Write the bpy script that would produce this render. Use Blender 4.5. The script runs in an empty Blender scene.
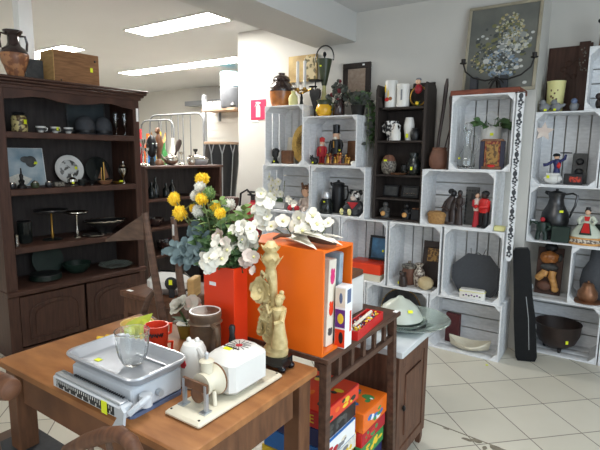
import bpy, math, random
from mathutils import Matrix, Vector, noise
R = math.radians
PI = math.pi
scene = bpy.context.scene
COL = scene.collection
random.seed(7)

# ------------------------------------------------------------------ materials
def lin(c):
    out = []
    for v in c:
        v = v / 255.0
        out.append(v / 12.92 if v <= 0.04045 else ((v + 0.055) / 1.055) ** 2.4)
    return (out[0], out[1], out[2], 1.0)

def mat(name, rgb, rough=0.5, metal=0.0, var=0.10, scale=14.0, bump=0.0, trans=0.0, emit=0.0, stretch=None, coat=0.0, ior=1.45, rgb2=None, sharp=False, spec=0.5):
    m = bpy.data.materials.new(name)
    m.use_nodes = True
    nt = m.node_tree
    b = nt.nodes['Principled BSDF']
    base = lin(rgb)
    b.inputs['Roughness'].default_value = rough
    b.inputs['Metallic'].default_value = metal
    b.inputs['IOR'].default_value = ior
    b.inputs['Transmission Weight'].default_value = trans
    b.inputs['Coat Weight'].default_value = coat
    b.inputs['Specular IOR Level'].default_value = spec
    if emit > 0:
        b.inputs['Emission Color'].default_value = base
        b.inputs['Emission Strength'].default_value = emit
    tc = nt.nodes.new('ShaderNodeTexCoord')
    mp = nt.nodes.new('ShaderNodeMapping')
    if stretch:
        mp.inputs['Scale'].default_value = stretch
    nt.links.new(tc.outputs['Object'], mp.inputs['Vector'])
    n = nt.nodes.new('ShaderNodeTexNoise')
    n.inputs['Scale'].default_value = scale
    n.inputs['Detail'].default_value = 5.0
    nt.links.new(mp.outputs['Vector'], n.inputs['Vector'])
    cr = nt.nodes.new('ShaderNodeValToRGB')
    lo, hi = (0.47, 0.53) if sharp else (0.3, 0.7)
    cr.color_ramp.elements[0].position = lo
    cr.color_ramp.elements[1].position = hi
    if rgb2 is not None:
        c2 = lin(rgb2)
        cr.color_ramp.elements[0].color = c2
        cr.color_ramp.elements[1].color = base
    else:
        cr.color_ramp.elements[0].color = tuple(max(0, v * (1 - var)) for v in base[:3]) + (1,)
        cr.color_ramp.elements[1].color = tuple(min(1, v * (1 + var)) for v in base[:3]) + (1,)
    nt.links.new(n.outputs['Fac'], cr.inputs['Fac'])
    nt.links.new(cr.outputs['Color'], b.inputs['Base Color'])
    if bump > 0:
        bp = nt.nodes.new('ShaderNodeBump')
        bp.inputs['Strength'].default_value = bump
        bp.inputs['Distance'].default_value = 0.01
        nt.links.new(n.outputs['Fac'], bp.inputs['Height'])
        nt.links.new(bp.outputs['Normal'], b.inputs['Normal'])
    return m

def wood(name, a, b_, rough=0.45, stretch=(2, 2, 22), scale=3.0, bump=0.08):
    return mat(name, a, rough=rough + 0.08, rgb2=b_, scale=scale, stretch=stretch, bump=bump, spec=0.3)

M = {}
M['crate'] = mat('white_crate_paint', (222, 223, 224), 0.6, var=0.09, scale=7, bump=0.05, stretch=(3, 3, 9))
M['wall'] = mat('white_plaster', (200, 197, 190), 0.8, var=0.02, scale=3, bump=0.02)
M['ceil'] = mat('ceiling_paint', (208, 208, 208), 0.85, var=0.015, scale=2)
M['beam'] = mat('beam_paint', (200, 198, 194), 0.85, var=0.02, scale=2)
M['darkwood'] = wood('dark_oak', (84, 58, 48), (60, 41, 34), 0.42, (3, 22, 3))
M['darkwoodv'] = wood('dark_oak_upright', (84, 58, 48), (60, 41, 34), 0.42, (22, 22, 2))
M['hutchback'] = wood('dark_hutch_back', (70, 63, 60), (54, 48, 46), 0.6, (14, 14, 2))
M['blackwood'] = wood('black_brown_wood', (60, 52, 48), (44, 38, 35), 0.5, (14, 14, 2))
M['table'] = wood('worn_pine_top', (170, 116, 70), (136, 88, 52), 0.42, (3, 10, 3), 2.2, 0.05)
M['tableleg'] = wood('worn_pine_frame', (118, 80, 54), (88, 58, 40), 0.45, (3, 14, 3))
M['brownwood'] = wood('brown_wood', (112, 76, 54), (80, 52, 38), 0.45, (20, 3, 3))
M['chestwood'] = wood('chest_oak', (150, 108, 72), (118, 82, 52), 0.5, (4, 4, 26))
M['palewood'] = wood('pale_pine', (206, 168, 112), (184, 144, 90), 0.55, (4, 4, 20))
M['reddish'] = wood('reddish_board', (142, 82, 62), (104, 56, 44), 0.5, (3, 18, 18))
M['chairwood'] = wood('chair_wood', (108, 84, 70), (78, 60, 50), 0.4, (4, 4, 20))
M['etawood'] = wood('etagere_wood', (96, 70, 56), (68, 48, 39), 0.4, (20, 3, 20))
M['cabwood'] = wood('bedside_cabinet_wood', (112, 78, 60), (80, 54, 42), 0.42, (20, 20, 3))
M['marble'] = mat('white_marble', (212, 214, 214), 0.25, var=0.08, scale=6, rgb2=(188, 192, 194))
M['orange'] = mat('orange_lacquer', (236, 112, 28), 0.35, var=0.05, scale=4)
M['redlac'] = mat('red_orange_lacquer', (226, 62, 26), 0.35, var=0.05, scale=4)
M['red'] = mat('red_paint', (196, 34, 32), 0.4, var=0.08)
M['redcloth'] = mat('red_cloth', (176, 40, 48), 0.7, var=0.12)
M['darkred'] = mat('dark_red_leather', (76, 28, 32), 0.55, var=0.15)
M['white'] = mat('white_enamel', (222, 220, 214), 0.3, var=0.03)
M['cream'] = mat('cream_plastic', (214, 206, 184), 0.4, var=0.05, scale=20)
M['ivory'] = mat('ivory_resin', (216, 198, 146), 0.45, rgb2=(170, 148, 98), scale=40, bump=0.15)
M['black'] = mat('black_paint', (26, 26, 28), 0.4, var=0.15)
M['blackgloss'] = mat('black_gloss', (18, 20, 24), 0.15, var=0.15)
M['blackmat'] = mat('black_cloth', (64, 66, 70), 0.75, var=0.1, scale=60, bump=0.1)
M['iron'] = mat('dark_iron', (48, 46, 44), 0.5, metal=0.6, var=0.2, scale=30, bump=0.1)
M['chrome'] = mat('chrome', (206, 208, 212), 0.3, metal=0.75, var=0.03)
M['traymetal'] = mat('brushed_tray', (166, 170, 176), 0.42, metal=0.4, var=0.04, scale=30)
M['brass2'] = mat('bright_brass', (196, 160, 88), 0.35, metal=0.5, var=0.2, scale=30)
M['steel'] = mat('grey_steel', (178, 182, 186), 0.38, metal=0.6, var=0.06)
M['silver'] = mat('tarnished_silver', (190, 186, 176), 0.22, metal=1.0, var=0.15)
M['brass'] = mat('old_brass', (176, 136, 66), 0.3, metal=0.9, var=0.2, scale=30)
M['gold'] = mat('gilt', (196, 150, 60), 0.35, metal=0.7, var=0.25, scale=60, bump=0.2)
M['copper'] = mat('old_copper', (132, 92, 66), 0.36, metal=0.5, var=0.2, scale=20)
M['pewter'] = mat('dark_pewter', (92, 90, 90), 0.32, metal=0.8, rgb2=(52, 54, 56), scale=9)
M['scalegrey'] = mat('scale_enamel', (192, 196, 200), 0.35, var=0.04)
M['bluegrey'] = mat('blue_grey_base', (96, 110, 140), 0.45)
M['glass'] = mat('clear_glass', (252, 254, 254), 0.04, trans=1.0, var=0.0, ior=1.45)
M['glassgreen'] = mat('green_tint_glass', (226, 240, 232), 0.08, trans=0.88, var=0.02, ior=1.45)
M['glasswhite'] = mat('frosted_glass', (222, 228, 214), 0.35, trans=0.45, var=0.04)
M['glassdark'] = mat('smoked_glass', (40, 44, 42), 0.1, trans=0.3, var=0.2)
M['tag'] = mat('yellow_price_sticker', (228, 236, 40), 0.6, var=0.02)
M['whitetag'] = mat('white_price_sticker', (238, 238, 236), 0.6, var=0.02)
M['leaf'] = mat('green_leaf', (86, 116, 70), 0.55, rgb2=(54, 82, 48), scale=12)
M['leaflight'] = mat('light_green_leaf', (132, 156, 92), 0.55, rgb2=(92, 118, 62), scale=12)
M['euca'] = mat('grey_blue_leaf', (118, 138, 140), 0.6, rgb2=(74, 94, 100), scale=10)
M['darkleaf'] = mat('dark_grey_leaf', (78, 84, 74), 0.7, rgb2=(50, 52, 48), scale=14)
M['petal'] = mat('white_petal', (230, 226, 212), 0.6, var=0.03)
M['petalpink'] = mat('pale_petal', (226, 212, 200), 0.6, rgb2=(206, 186, 174), scale=16)
M['yellow'] = mat('yellow_blossom', (248, 216, 66), 0.7, rgb2=(234, 190, 40), scale=60)
M['whitepom'] = mat('white_pompom', (236, 232, 220), 0.7, rgb2=(210, 208, 196), scale=60)
M['stem'] = mat('green_stem', (92, 104, 62), 0.6)
M['twig'] = mat('brown_twig', (92, 70, 54), 0.7)
M['beigeflower'] = mat('bleached_wood', (232, 218, 196), 0.6, rgb2=(206, 180, 150), scale=14)
M['basket'] = mat('wicker', (178, 138, 84), 0.7, rgb2=(140, 100, 56), scale=70, bump=0.3)
M['terracotta'] = mat('brown_terracotta', (110, 74, 58), 0.6, var=0.15, scale=20, bump=0.1)
M['browngloss'] = mat('brown_glaze', (62, 44, 40), 0.2, rgb2=(40, 30, 30), scale=10, coat=0.5)
M['amberglaze'] = mat('amber_glaze', (182, 114, 54), 0.3, rgb2=(132, 78, 38), scale=20, coat=0.4)
M['yellowglaze'] = mat('yellow_glaze', (226, 172, 42), 0.25, var=0.12, coat=0.4)
M['greenglaze'] = mat('dark_green_glaze', (62, 70, 48), 0.3, var=0.15)
M['darkgreen'] = mat('dark_green_paint', (30, 48, 40), 0.45, var=0.2)
M['paleyellow'] = mat('pale_yellow', (222, 216, 150), 0.5, var=0.06)
M['skin'] = mat('painted_skin', (222, 178, 148), 0.5)
M['darkcarve'] = mat('dark_carved_wood', (54, 42, 38), 0.4, var=0.25, scale=30, bump=0.15)
M['browncarve'] = mat('brown_carved_wood', (122, 84, 58), 0.45, rgb2=(88, 58, 40), scale=30, bump=0.15)
M['honey'] = mat('honey_carved_wood', (224, 172, 104), 0.45, rgb2=(182, 122, 62), scale=40, bump=0.2)
M['grey'] = mat('grey_paint', (128, 130, 133), 0.6, var=0.05)
M['darkgrey'] = mat('dark_grey_plastic', (84, 84, 82), 0.5, rgb2=(58, 58, 58), scale=30)
M['cyan'] = mat('cyan_print', (104, 190, 206), 0.6, var=0.05)
M['blue'] = mat('blue_print', (48, 110, 180), 0.5, var=0.1)
M['navy'] = mat('navy_print', (40, 44, 92), 0.45, var=0.1)
M['purple'] = mat('purple_print', (98, 42, 122), 0.5, var=0.08)
M['pink'] = mat('pink_print', (214, 52, 118), 0.5, var=0.08)
M['green'] = mat('green_print', (64, 140, 74), 0.5, var=0.1)
M['yprint'] = mat('yellow_print', (236, 198, 52), 0.5, var=0.08)
M['signred'] = mat('sign_red', (222, 52, 88), 0.45, var=0.02)
M['paper'] = mat('printed_paper', (224, 214, 196), 0.6, var=0.05, scale=30)
M['bone'] = mat('gourd_skin', (198, 180, 142), 0.5, rgb2=(170, 150, 110), scale=16)
M['lamp'] = mat('lit_diffuser', (255, 252, 246), 0.5, emit=62.0, var=0.0)
M['tape'] = mat('worn_tape', (128, 120, 104), 0.8, var=0.2, scale=30)

def speckle(name, a, b_, scale, rough=0.4, bump=0.0, metal=0.0):
    return mat(name, a, rough, rgb2=b_, scale=scale, sharp=True, bump=bump, metal=metal)
M['blackwhite'] = speckle('black_spots_on_white', (226, 224, 220), (40, 38, 40), 34)
M['lace'] = speckle('black_ornament_on_white', (218, 222, 228), (44, 46, 56), 42, 0.8)
M['patterned'] = speckle('brown_cream_pattern', (206, 196, 180), (108, 92, 82), 60)
M['jarprint'] = speckle('gold_print_on_cream', (206, 188, 130), (86, 66, 40), 40)
M['icongold'] = speckle('gold_icon_image', (160, 122, 62), (92, 66, 36), 40)
M['sampler'] = mat('embroidered_panel', (172, 154, 136), 0.8, rgb2=(150, 128, 112), scale=50)
M['seaprint'] = mat('blue_sea_print', (84, 150, 200), 0.4, rgb2=(40, 58, 66), scale=7)
M['skyprint'] = mat('pale_bird_print', (206, 212, 212), 0.5, rgb2=(122, 152, 168), scale=7)
M['darkprint'] = mat('dark_print', (88, 96, 98), 0.35, rgb2=(48, 52, 54), scale=5)
M['platepaint'] = speckle('plate_floral', (206, 206, 202), (92, 88, 84), 22)
M['beadmix'] = speckle('red_game_beads', (238, 214, 90), (70, 46, 130), 60)
M['redgold'] = speckle('red_gilt_wood', (122, 34, 34), (168, 112, 56), 46)
M['bluepix'] = speckle('multicolour_game', (86, 176, 84), (44, 66, 168), 26)
M['speckjar'] = speckle('speckled_ceramic', (134, 128, 116), (72, 66, 60), 70)
M['amph'] = speckle('amphora_figures', (178, 124, 82), (134, 86, 58), 22)

def floor_material():
    m = bpy.data.materials.new('cream_floor_tiles')
    m.use_nodes = True
    nt = m.node_tree
    N = nt.nodes
    L = nt.links
    b = N['Principled BSDF']
    b.inputs['Roughness'].default_value = 0.28
    tc = N.new('ShaderNodeTexCoord')
    sx = N.new('ShaderNodeSeparateXYZ')
    L.new(tc.outputs['Object'], sx.inputs[0])
    def math_(op, a, c=None):
        n = N.new('ShaderNodeMath')
        n.operation = op
        for i, v in enumerate((a, c)):
            if v is None:
                continue
            if isinstance(v, (int, float)):
                n.inputs[i].default_value = v
            else:
                L.new(v, n.inputs[i])
        return n.outputs[0]
    P = 0.297
    a = math_('MULTIPLY', math_('ADD', sx.outputs[0], sx.outputs[1]), 0.70711)
    c = math_('MULTIPLY', math_('SUBTRACT', sx.outputs[0], sx.outputs[1]), 0.70711)
    ta = math_('DIVIDE', math_('ADD', a, 0.803), P)
    tb = math_('DIVIDE', math_('SUBTRACT', c, 0.100), P)
    da = math_('ABSOLUTE', math_('SUBTRACT', math_('FRACT', math_('ADD', ta, 0.5)), 0.5))
    db = math_('ABSOLUTE', math_('SUBTRACT', math_('FRACT', math_('ADD', tb, 0.5)), 0.5))
    g = math_('LESS_THAN', math_('MINIMUM', da, db), 0.0095)
    cx = N.new('ShaderNodeCombineXYZ')
    L.new(math_('FLOOR', ta), cx.inputs[0])
    L.new(math_('FLOOR', tb), cx.inputs[1])
    wn = N.new('ShaderNodeTexWhiteNoise')
    L.new(cx.outputs[0], wn.inputs['Vector'])
    ns = N.new('ShaderNodeTexNoise')
    ns.inputs['Scale'].default_value = 3.0
    ns.inputs['Detail'].default_value = 6
    L.new(tc.outputs['Object'], ns.inputs['Vector'])
    mixv = math_('ADD', math_('MULTIPLY', wn.outputs['Value'], 0.5), math_('MULTIPLY', ns.outputs['Fac'], 0.8))
    cr = N.new('ShaderNodeValToRGB')
    cr.color_ramp.elements[0].color = lin((196, 190, 174))
    cr.color_ramp.elements[1].color = lin((216, 211, 196))
    L.new(mixv, cr.inputs['Fac'])
    mx = N.new('ShaderNodeMix')
    mx.data_type = 'RGBA'
    L.new(g, mx.inputs['Factor'])
    L.new(cr.outputs['Color'], mx.inputs['A'])
    mx.inputs['B'].default_value = lin((120, 112, 100))
    L.new(mx.outputs['Result'], b.inputs['Base Color'])
    bp = N.new('ShaderNodeBump')
    bp.inputs['Strength'].default_value = 0.3
    bp.inputs['Distance'].default_value = 0.002
    bp.invert = True
    L.new(g, bp.inputs['Height'])
    L.new(bp.outputs['Normal'], b.inputs['Normal'])
    return m
M['caseblack'] = mat('black_case_leather', (16, 17, 19), 0.5, spec=0.25, var=0.2, scale=40, bump=0.1)
M['bucketgrey'] = mat('dim_grey_paint', (98, 100, 104), 0.6)
M['bucketcyan'] = mat('dim_cyan_print', (70, 158, 178), 0.6)
M['greywood'] = wood('pale_grey_wood', (176, 150, 126), (150, 124, 102), 0.6)
M['cutglass'] = mat('cut_glass', (248, 250, 250), 0.07, trans=0.96, var=0.0, ior=1.36)
M['tankard'] = mat('tankard_brown', (104, 82, 62), .5, rgb2=(72, 56, 44), scale=30, bump=.1)
M['extred'] = mat('extinguisher_red', (150, 30, 42), .35)
M['rackgrey'] = mat('rack_grey', (112, 114, 116), .45, metal=.3)
M['colwhite'] = mat('bright_white_paint', (244, 244, 242), .6, var=.01)
M['terracast'] = mat('dark_cast_iron', (58, 44, 38), 0.5, rgb2=(40, 32, 29), scale=10, bump=0.05)
M['floor'] = floor_material()

# ------------------------------------------------------------------ mesh builder
class G:
    def __init__(s):
        s.v = []
        s.f = []
        s.m = []
    def add(s, vs, fs, m=0, T=None):
        o = len(s.v)
        for p in vs:
            p = Vector(p)
            s.v.append(tuple(T @ p) if T is not None else tuple(p))
        for f in fs:
            s.f.append([o + i for i in f])
            s.m.append(m)
        return s
    def box(s, c, d, m=0, T=None, rz=0.0, ch=0.0):
        x, y, z = d[0] / 2, d[1] / 2, d[2] / 2
        TT = Matrix.Translation(c) @ Matrix.Rotation(rz, 4, 'Z')
        if T is not None:
            TT = T @ TT
        if ch <= 0:
            vs = [(sx * x, sy * y, sz * z) for sz in (-1, 1) for sy in (-1, 1) for sx in (-1, 1)]
            fs = [(0, 2, 3, 1), (4, 5, 7, 6), (0, 1, 5, 4), (2, 6, 7, 3), (0, 4, 6, 2), (1, 3, 7, 5)]
            return s.add(vs, fs, m, TT)
        ch = min(ch, x * .9, y * .9, z * .9)
        pts = []
        for sz in (-1, 1):
            for k in range(2):
                zz = sz * (z - ch) if (k == 0) == (sz > 0) else sz * z
                ins = 0.0 if (k == 0) == (sz > 0) else ch
                a, b = x - ins, y - ins
                q = ch * .7
                pts.append([(a - q, -b), (a, -b + q), (a, b - q), (a - q, b), (-a + q, b), (-a, b - q), (-a, -b + q), (-a + q, -b)])
                pts[-1] = [(u, v, zz) for u, v in pts[-1]]
        vs = [p for ring in pts for p in ring]
        fs = []
        for r in range(3):
            for i in range(8):
                j = (i + 1) % 8
                fs.append((r * 8 + i, r * 8 + j, r * 8 + 8 + j, r * 8 + 8 + i))
        fs.append(tuple(range(7, -1, -1)))
        fs.append(tuple(range(24, 32)))
        return s.add(vs, fs, m, TT)
    def bx(s, x0, x1, y0, y1, z0, z1, m=0, T=None, ch=0.0):
        return s.box(((x0 + x1) / 2, (y0 + y1) / 2, (z0 + z1) / 2), (abs(x1 - x0), abs(y1 - y0), abs(z1 - z0)), m, T, 0, ch)
    def lathe(s, prof, c=(0, 0, 0), n=24, m=0, T=None, sx=1.0, sy=1.0):
        vs = []
        fs = []
        for r, z in prof:
            for i in range(n):
                a = 2 * PI * i / n
                vs.append((r * math.cos(a) * sx, r * math.sin(a) * sy, z))
        for k in range(len(prof) - 1):
            for i in range(n):
                j = (i + 1) % n
                fs.append((k * n + i, k * n + j, (k + 1) * n + j, (k + 1) * n + i))
        if prof[0][0] > 1e-6:
            fs.append(tuple(range(n - 1, -1, -1)))
        if prof[-1][0] > 1e-6:
            fs.append(tuple((len(prof) - 1) * n + i for i in range(n)))
        TT = Matrix.Translation(c)
        if T is not None:
            TT = TT @ T
        return s.add(vs, fs, m, TT)
    def cyl(s, c, r, h, n=20, m=0, r2=None, T=None):
        return s.lathe([(r, 0), (r if r2 is None else r2, h)], c, n, m, T)
    def sph(s, c, r, n=14, m=0, T=None, bumpy=0.0, freq=30.0):
        if isinstance(r, (int, float)):
            r = (r, r, r)
        k = max(6, n // 2 + 1)
        vs = [(0, 0, -1)]
        fs = []
        for a in range(1, k):
            t = PI * a / k
            for i in range(n):
                p = 2 * PI * i / n
                vs.append((math.sin(t) * math.cos(p), math.sin(t) * math.sin(p), -math.cos(t)))
        vs.append((0, 0, 1))
        out = []
        for p in vs:
            q = 1.0
            if bumpy:
                q = 1 + bumpy * noise.noise(Vector(p) * freq * 0.1 + Vector(c) * 50)
            out.append((p[0] * r[0] * q, p[1] * r[1] * q, p[2] * r[2] * q))
        for i in range(n):
            j = (i + 1) % n
            fs.append((0, 1 + j, 1 + i))
            for a in range(k - 2):
                fs.append((1 + a * n + i, 1 + a * n + j, 1 + (a + 1) * n + j, 1 + (a + 1) * n + i))
            fs.append((1 + (k - 2) * n + i, 1 + (k - 2) * n + j, len(vs) - 1))
        TT = Matrix.Translation(c)
        if T is not None:
            TT = TT @ T
        return s.add(out, fs, m, TT)
    def tube(s, pts, r, n=8, m=0, T=None, closed=False, flat=1.0):
        pts = [Vector(p) for p in pts]
        k = len(pts)
        rr = r if isinstance(r, (list, tuple)) else [r] * k
        vs = []
        fs = []
        up = Vector((0, 0, 1))
        prev = None
        for i, p in enumerate(pts):
            if closed:
                d = pts[(i + 1) % k] - pts[i - 1]
            else:
                d = pts[min(i + 1, k - 1)] - pts[max(i - 1, 0)]
            if d.length < 1e-9:
                d = Vector((0, 0, 1))
            d.normalize()
            if prev is None:
                a = d.cross(up)
                if a.length < 0.1:
                    a = d.cross(Vector((1, 0, 0)))
            else:
                a = prev - d * prev.dot(d)
                if a.length < 1e-6:
                    a = d.cross(up)
            a.normalize()
            prev = a
            b = d.cross(a)
            for q in range(n):
                t = 2 * PI * q / n
                vs.append(p + a * (math.cos(t) * rr[i]) + b * (math.sin(t) * rr[i] * flat))
        last = k if closed else k - 1
        for i in range(last):
            i2 = (i + 1) % k
            for q in range(n):
                q2 = (q + 1) % n
                fs.append((i * n + q, i * n + q2, i2 * n + q2, i2 * n + q))
        if not closed:
            fs.append(tuple(range(n - 1, -1, -1)))
            fs.append(tuple((k - 1) * n + q for q in range(n)))
        return s.add(vs, fs, m, T)
    def prism(s, poly, y0, y1, m=0, T=None):     # polygon in x,z ; extruded along y
        k = len(poly)
        vs = [(x, y0, z) for x, z in poly] + [(x, y1, z) for x, z in poly]
        fs = [tuple(range(k)), tuple(range(2 * k - 1, k - 1, -1))]
        for i in range(k):
            j = (i + 1) % k
            fs.append((i, k + i, k + j, j))
        return s.add(vs, fs, m, T)
    def prismz(s, poly, z0, z1, m=0, T=None):    # polygon in x,y ; extruded along z
        k = len(poly)
        vs = [(x, y, z0) for x, y in poly] + [(x, y, z1) for x, y in poly]
        fs = [tuple(range(k - 1, -1, -1)), tuple(range(k, 2 * k))]
        for i in range(k):
            j = (i + 1) % k
            fs.append((i, j, k + j, k + i))
        return s.add(vs, fs, m, T)
    def leaf(s, base, direc, length, width, m=0, fold=0.25, droop=0.2, up=None, rnd=False):
        d = Vector(direc).normalized()
        u = Vector(up) if up else Vector((0, 0, 1))
        a = d.cross(u)
        if a.length < 0.1:
            a = d.cross(Vector((1, 0, 0)))
        a.normalize()
        nrm = a.cross(d).normalized()
        b = Vector(base)
        vs = []
        K = 5
        for i in range(K):
            t = i / (K - 1)
            w = width * 0.5 * (math.sin(PI * (0.12 + 0.88 * t) ** 0.8) if t < 1 else 0.02)
            if rnd:
                w = width * 0.5 * (0.25, 0.72, 1.0, 0.95, 0.45)[i]
            c = b + d * (length * t) - nrm * (droop * length * t * t)
            vs += [c - a * w + nrm * (fold * w), c, c + a * w + nrm * (fold * w)]
        fs = []
        for i in range(K - 1):
            o = i * 3
            fs += [(o, o + 1, o + 4, o + 3), (o + 1, o + 2, o + 5, o + 4)]
        return s.add(vs, fs, m)
    def flower(s, c, direc, r, n=6, m=0, mc=None, cup=0.4, layers=1):
        d = Vector(direc).normalized()
        a = d.cross(Vector((0.3, 0.2, 1)))
        a.normalize()
        b = d.cross(a)
        for L in range(layers):
            for i in range(n):
                t = 2 * PI * i / n + L * 0.5 + random.uniform(-.15, .15)
                cc = cup + L * 0.45
                pd = (a * math.cos(t) + b * math.sin(t)) * math.cos(cc) + d * math.sin(cc)
                s.leaf(Vector(c), pd, r * (1 - 0.15 * L) * random.uniform(.85, 1.1), r * 1.0, m, random.uniform(.05, .3), random.uniform(-.1, .25), up=d, rnd=True)
        if mc is not None:
            s.sph(Vector(c) + d * r * 0.15, r * 0.2, 8, mc)
        return s
    def ob(s, name, mats, parent=None, loc=(0, 0, 0), rz=0.0, rot=None, angle=40, label=None):
        me = bpy.data.meshes.new(name)
        me.from_pydata(s.v, [], s.f)
        if not isinstance(mats, (list, tuple)):
            mats = [mats]
        for q in mats:
            me.materials.append(M[q] if isinstance(q, str) else q)
        me.polygons.foreach_set('material_index', s.m)
        me.polygons.foreach_set('use_smooth', [True] * len(s.f))
        me.update()
        me.set_sharp_from_angle(angle=R(angle))
        o = bpy.data.objects.new(name, me)
        COL.objects.link(o)
        o.location = loc
        o.rotation_euler = rot if rot else (0, 0, rz)
        if parent is not None:
            o.parent = parent
        if label:
            o['label'] = label
        return o

def tag(o, label, cat, group=None):
    o['label'] = label
    o['category'] = cat
    if group:
        o['group'] = group
    return o

def thing(name, label, cat, loc=(0, 0, 0), rz=0.0, group=None, rot=None):
    o = bpy.data.objects.new(name, None)
    o.empty_display_size = 0.05
    COL.objects.link(o)
    o.location = loc
    o.rotation_euler = rot if rot else (0, 0, rz)
    return tag(o, label, cat, group)

def struct(name, g, m):
    o = g.ob(name, m)
    o['kind'] = 'structure'
    return o

def sticker(parent, loc, rz=0.0, w=0.016, h=0.012, m='tag', rx=0.0):
    g = G().box((0, 0, 0), (w, 0.0012, h))
    return g.ob('price_tag', m, parent, loc, rot=(rx, 0, rz))

def dup(root, loc, rz, label, group=None):
    r = root.copy()
    COL.objects.link(r)
    r.location = loc
    r.rotation_euler = (0, 0, rz)
    r['label'] = label
    if group:
        r['group'] = group
    for ch in list(root.children):
        c = ch.copy()
        COL.objects.link(c)
        c.parent = r
        for gch in list(ch.children):
            d = gch.copy()
            COL.objects.link(d)
            d.parent = c
    return r

def arc(cx, cz, r, a0, a1, n=10, y=0.0, rz=None):
    rz = r if rz is None else rz
    return [(cx + r * math.cos(R(a0 + (a1 - a0) * i / (n - 1))), y, cz + rz * math.sin(R(a0 + (a1 - a0) * i / (n - 1)))) for i in range(n)]

def text_part(body, size, m, parent, loc, rot, name='lettering', ext=0.0006):
    cu = bpy.data.curves.new(name, 'FONT')
    cu.body = body
    cu.size = size
    cu.extrude = ext
    cu.align_x = 'CENTER'
    cu.align_y = 'CENTER'
    tmp = bpy.data.objects.new('text_source', cu)
    COL.objects.link(tmp)
    bpy.context.view_layer.update()
    dg = bpy.context.evaluated_depsgraph_get()
    me = bpy.data.meshes.new_from_object(tmp.evaluated_get(dg))
    bpy.data.objects.remove(tmp)
    me.materials.clear()
    me.materials.append(M[m])
    o = bpy.data.objects.new(name, me)
    COL.objects.link(o)
    o.parent = parent
    o.location = loc
    o.rotation_euler = rot
    return o

# ------------------------------------------------------------------ camera
cd = bpy.data.cameras.new('camera')
cam = bpy.data.objects.new('camera', cd)
COL.objects.link(cam)
F, YAW, PITCH, ROLL = 480.5, 0.597, 0.149, 0.011
cd.sensor_width = 36.0
cd.lens = F * 36.0 / 600.0
cd.clip_start = 0.02
fw = Vector((-math.sin(YAW) * math.cos(PITCH), math.cos(YAW) * math.cos(PITCH), -math.sin(PITCH)))
r0 = Vector((math.cos(YAW), math.sin(YAW), 0))
u0 = r0.cross(fw)
rr = r0 * math.cos(ROLL) + u0 * math.sin(ROLL)
uu = -r0 * math.sin(ROLL) + u0 * math.cos(ROLL)
mw = Matrix.Identity(4)
for i in range(3):
    mw[i][0] = rr[i]
    mw[i][1] = uu[i]
    mw[i][2] = -fw[i]
mw.translation = (0, -3.345, 1.406)
cam.matrix_world = mw
scene.camera = cam
vs_ = scene.view_settings
vs_.view_transform = 'Standard'
vs_.look = 'None'
vs_.gamma = 1.0
vs_.use_curve_mapping = False
vs_.exposure = 0.0

# ------------------------------------------------------------------ the room
H = 2.54
struct('floor', G().bx(-8.6, 2.2, -7.0, 3.2, -0.1, 0.0), 'floor')
struct('ceiling', G().bx(-8.6, 2.2, -7.0, 3.2, H, H + 0.1), 'ceil')
struct('wall_back', G().bx(-3.24, -0.57, 0.32, 0.78, 0, H), 'wall')
struct('wall_alcove', G().bx(-0.57, 2.2, 0.67, 0.78, 0, H), 'wall')
struct('wall_rear', G().bx(-8.6, 2.2, 2.95, 3.05, 0, H), 'wall')
struct('wall_left', G().bx(-8.6, -8.5, -7.0, 2.95, 0, H), 'wall')
struct('wall_right', G().bx(2.1, 2.2, -7.0, 0.67, 0, H), 'wall')
struct('trim_1', G().bx(-2.354, -1.955, -7.0, 0.32, 2.31, H), 'beam')
struct('trim_2', G().bx(-3.86, -3.78, -1.46, -1.36, 0, H), 'colwhite')
# slat-wall partition in the rear room
g = G().bx(-5.2, -3.9, 1.78, 1.82, 0, 2.12)
for k in range(16):
    z = 0.35 + k * 0.105
    g.bx(-5.2, -3.9, 1.772, 1.78, z, z + 0.09)
struct('wall_partition', g, 'wall')
struct('trim_3', G().bx(-6.6, -3.9, 2.7, 2.95, 2.2, 2.28), 'grey')

# fluorescent panels of the rear room, one above the shop front
def ceiling_light(label, x, y, w, d, rz=0.0):
    t = thing('ceiling_light', label, 'ceiling light', (x, y, H), rz)
    f = G()
    f.bx(-w / 2, w / 2, -d / 2, -d / 2 + 0.02, -0.010, 0).bx(-w / 2, w / 2, d / 2 - 0.02, d / 2, -0.010, 0)
    f.bx(-w / 2, -w / 2 + 0.02, -d / 2 + .02, d / 2 - .02, -0.010, 0).bx(w / 2 - 0.02, w / 2, -d / 2 + .02, d / 2 - .02, -0.010, 0)
    f.ob('frame', 'white', t)
    G().bx(-w / 2 + .02, w / 2 - .02, -d / 2 + .02, d / 2 - .02, -0.011, -0.002).ob('diffuser', 'lamp', t)
ceiling_light('large bright fluorescent panel on the ceiling nearest the white beam', -3.51, -0.22, 1.12, 0.30)
ceiling_light('long bright fluorescent panel on the far ceiling over the drum', -5.15, 1.28, 2.3, 0.30)
ceiling_light('small far ceiling panel seen above the wooden chest', -5.75, -0.17, 1.1, 0.28)
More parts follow.
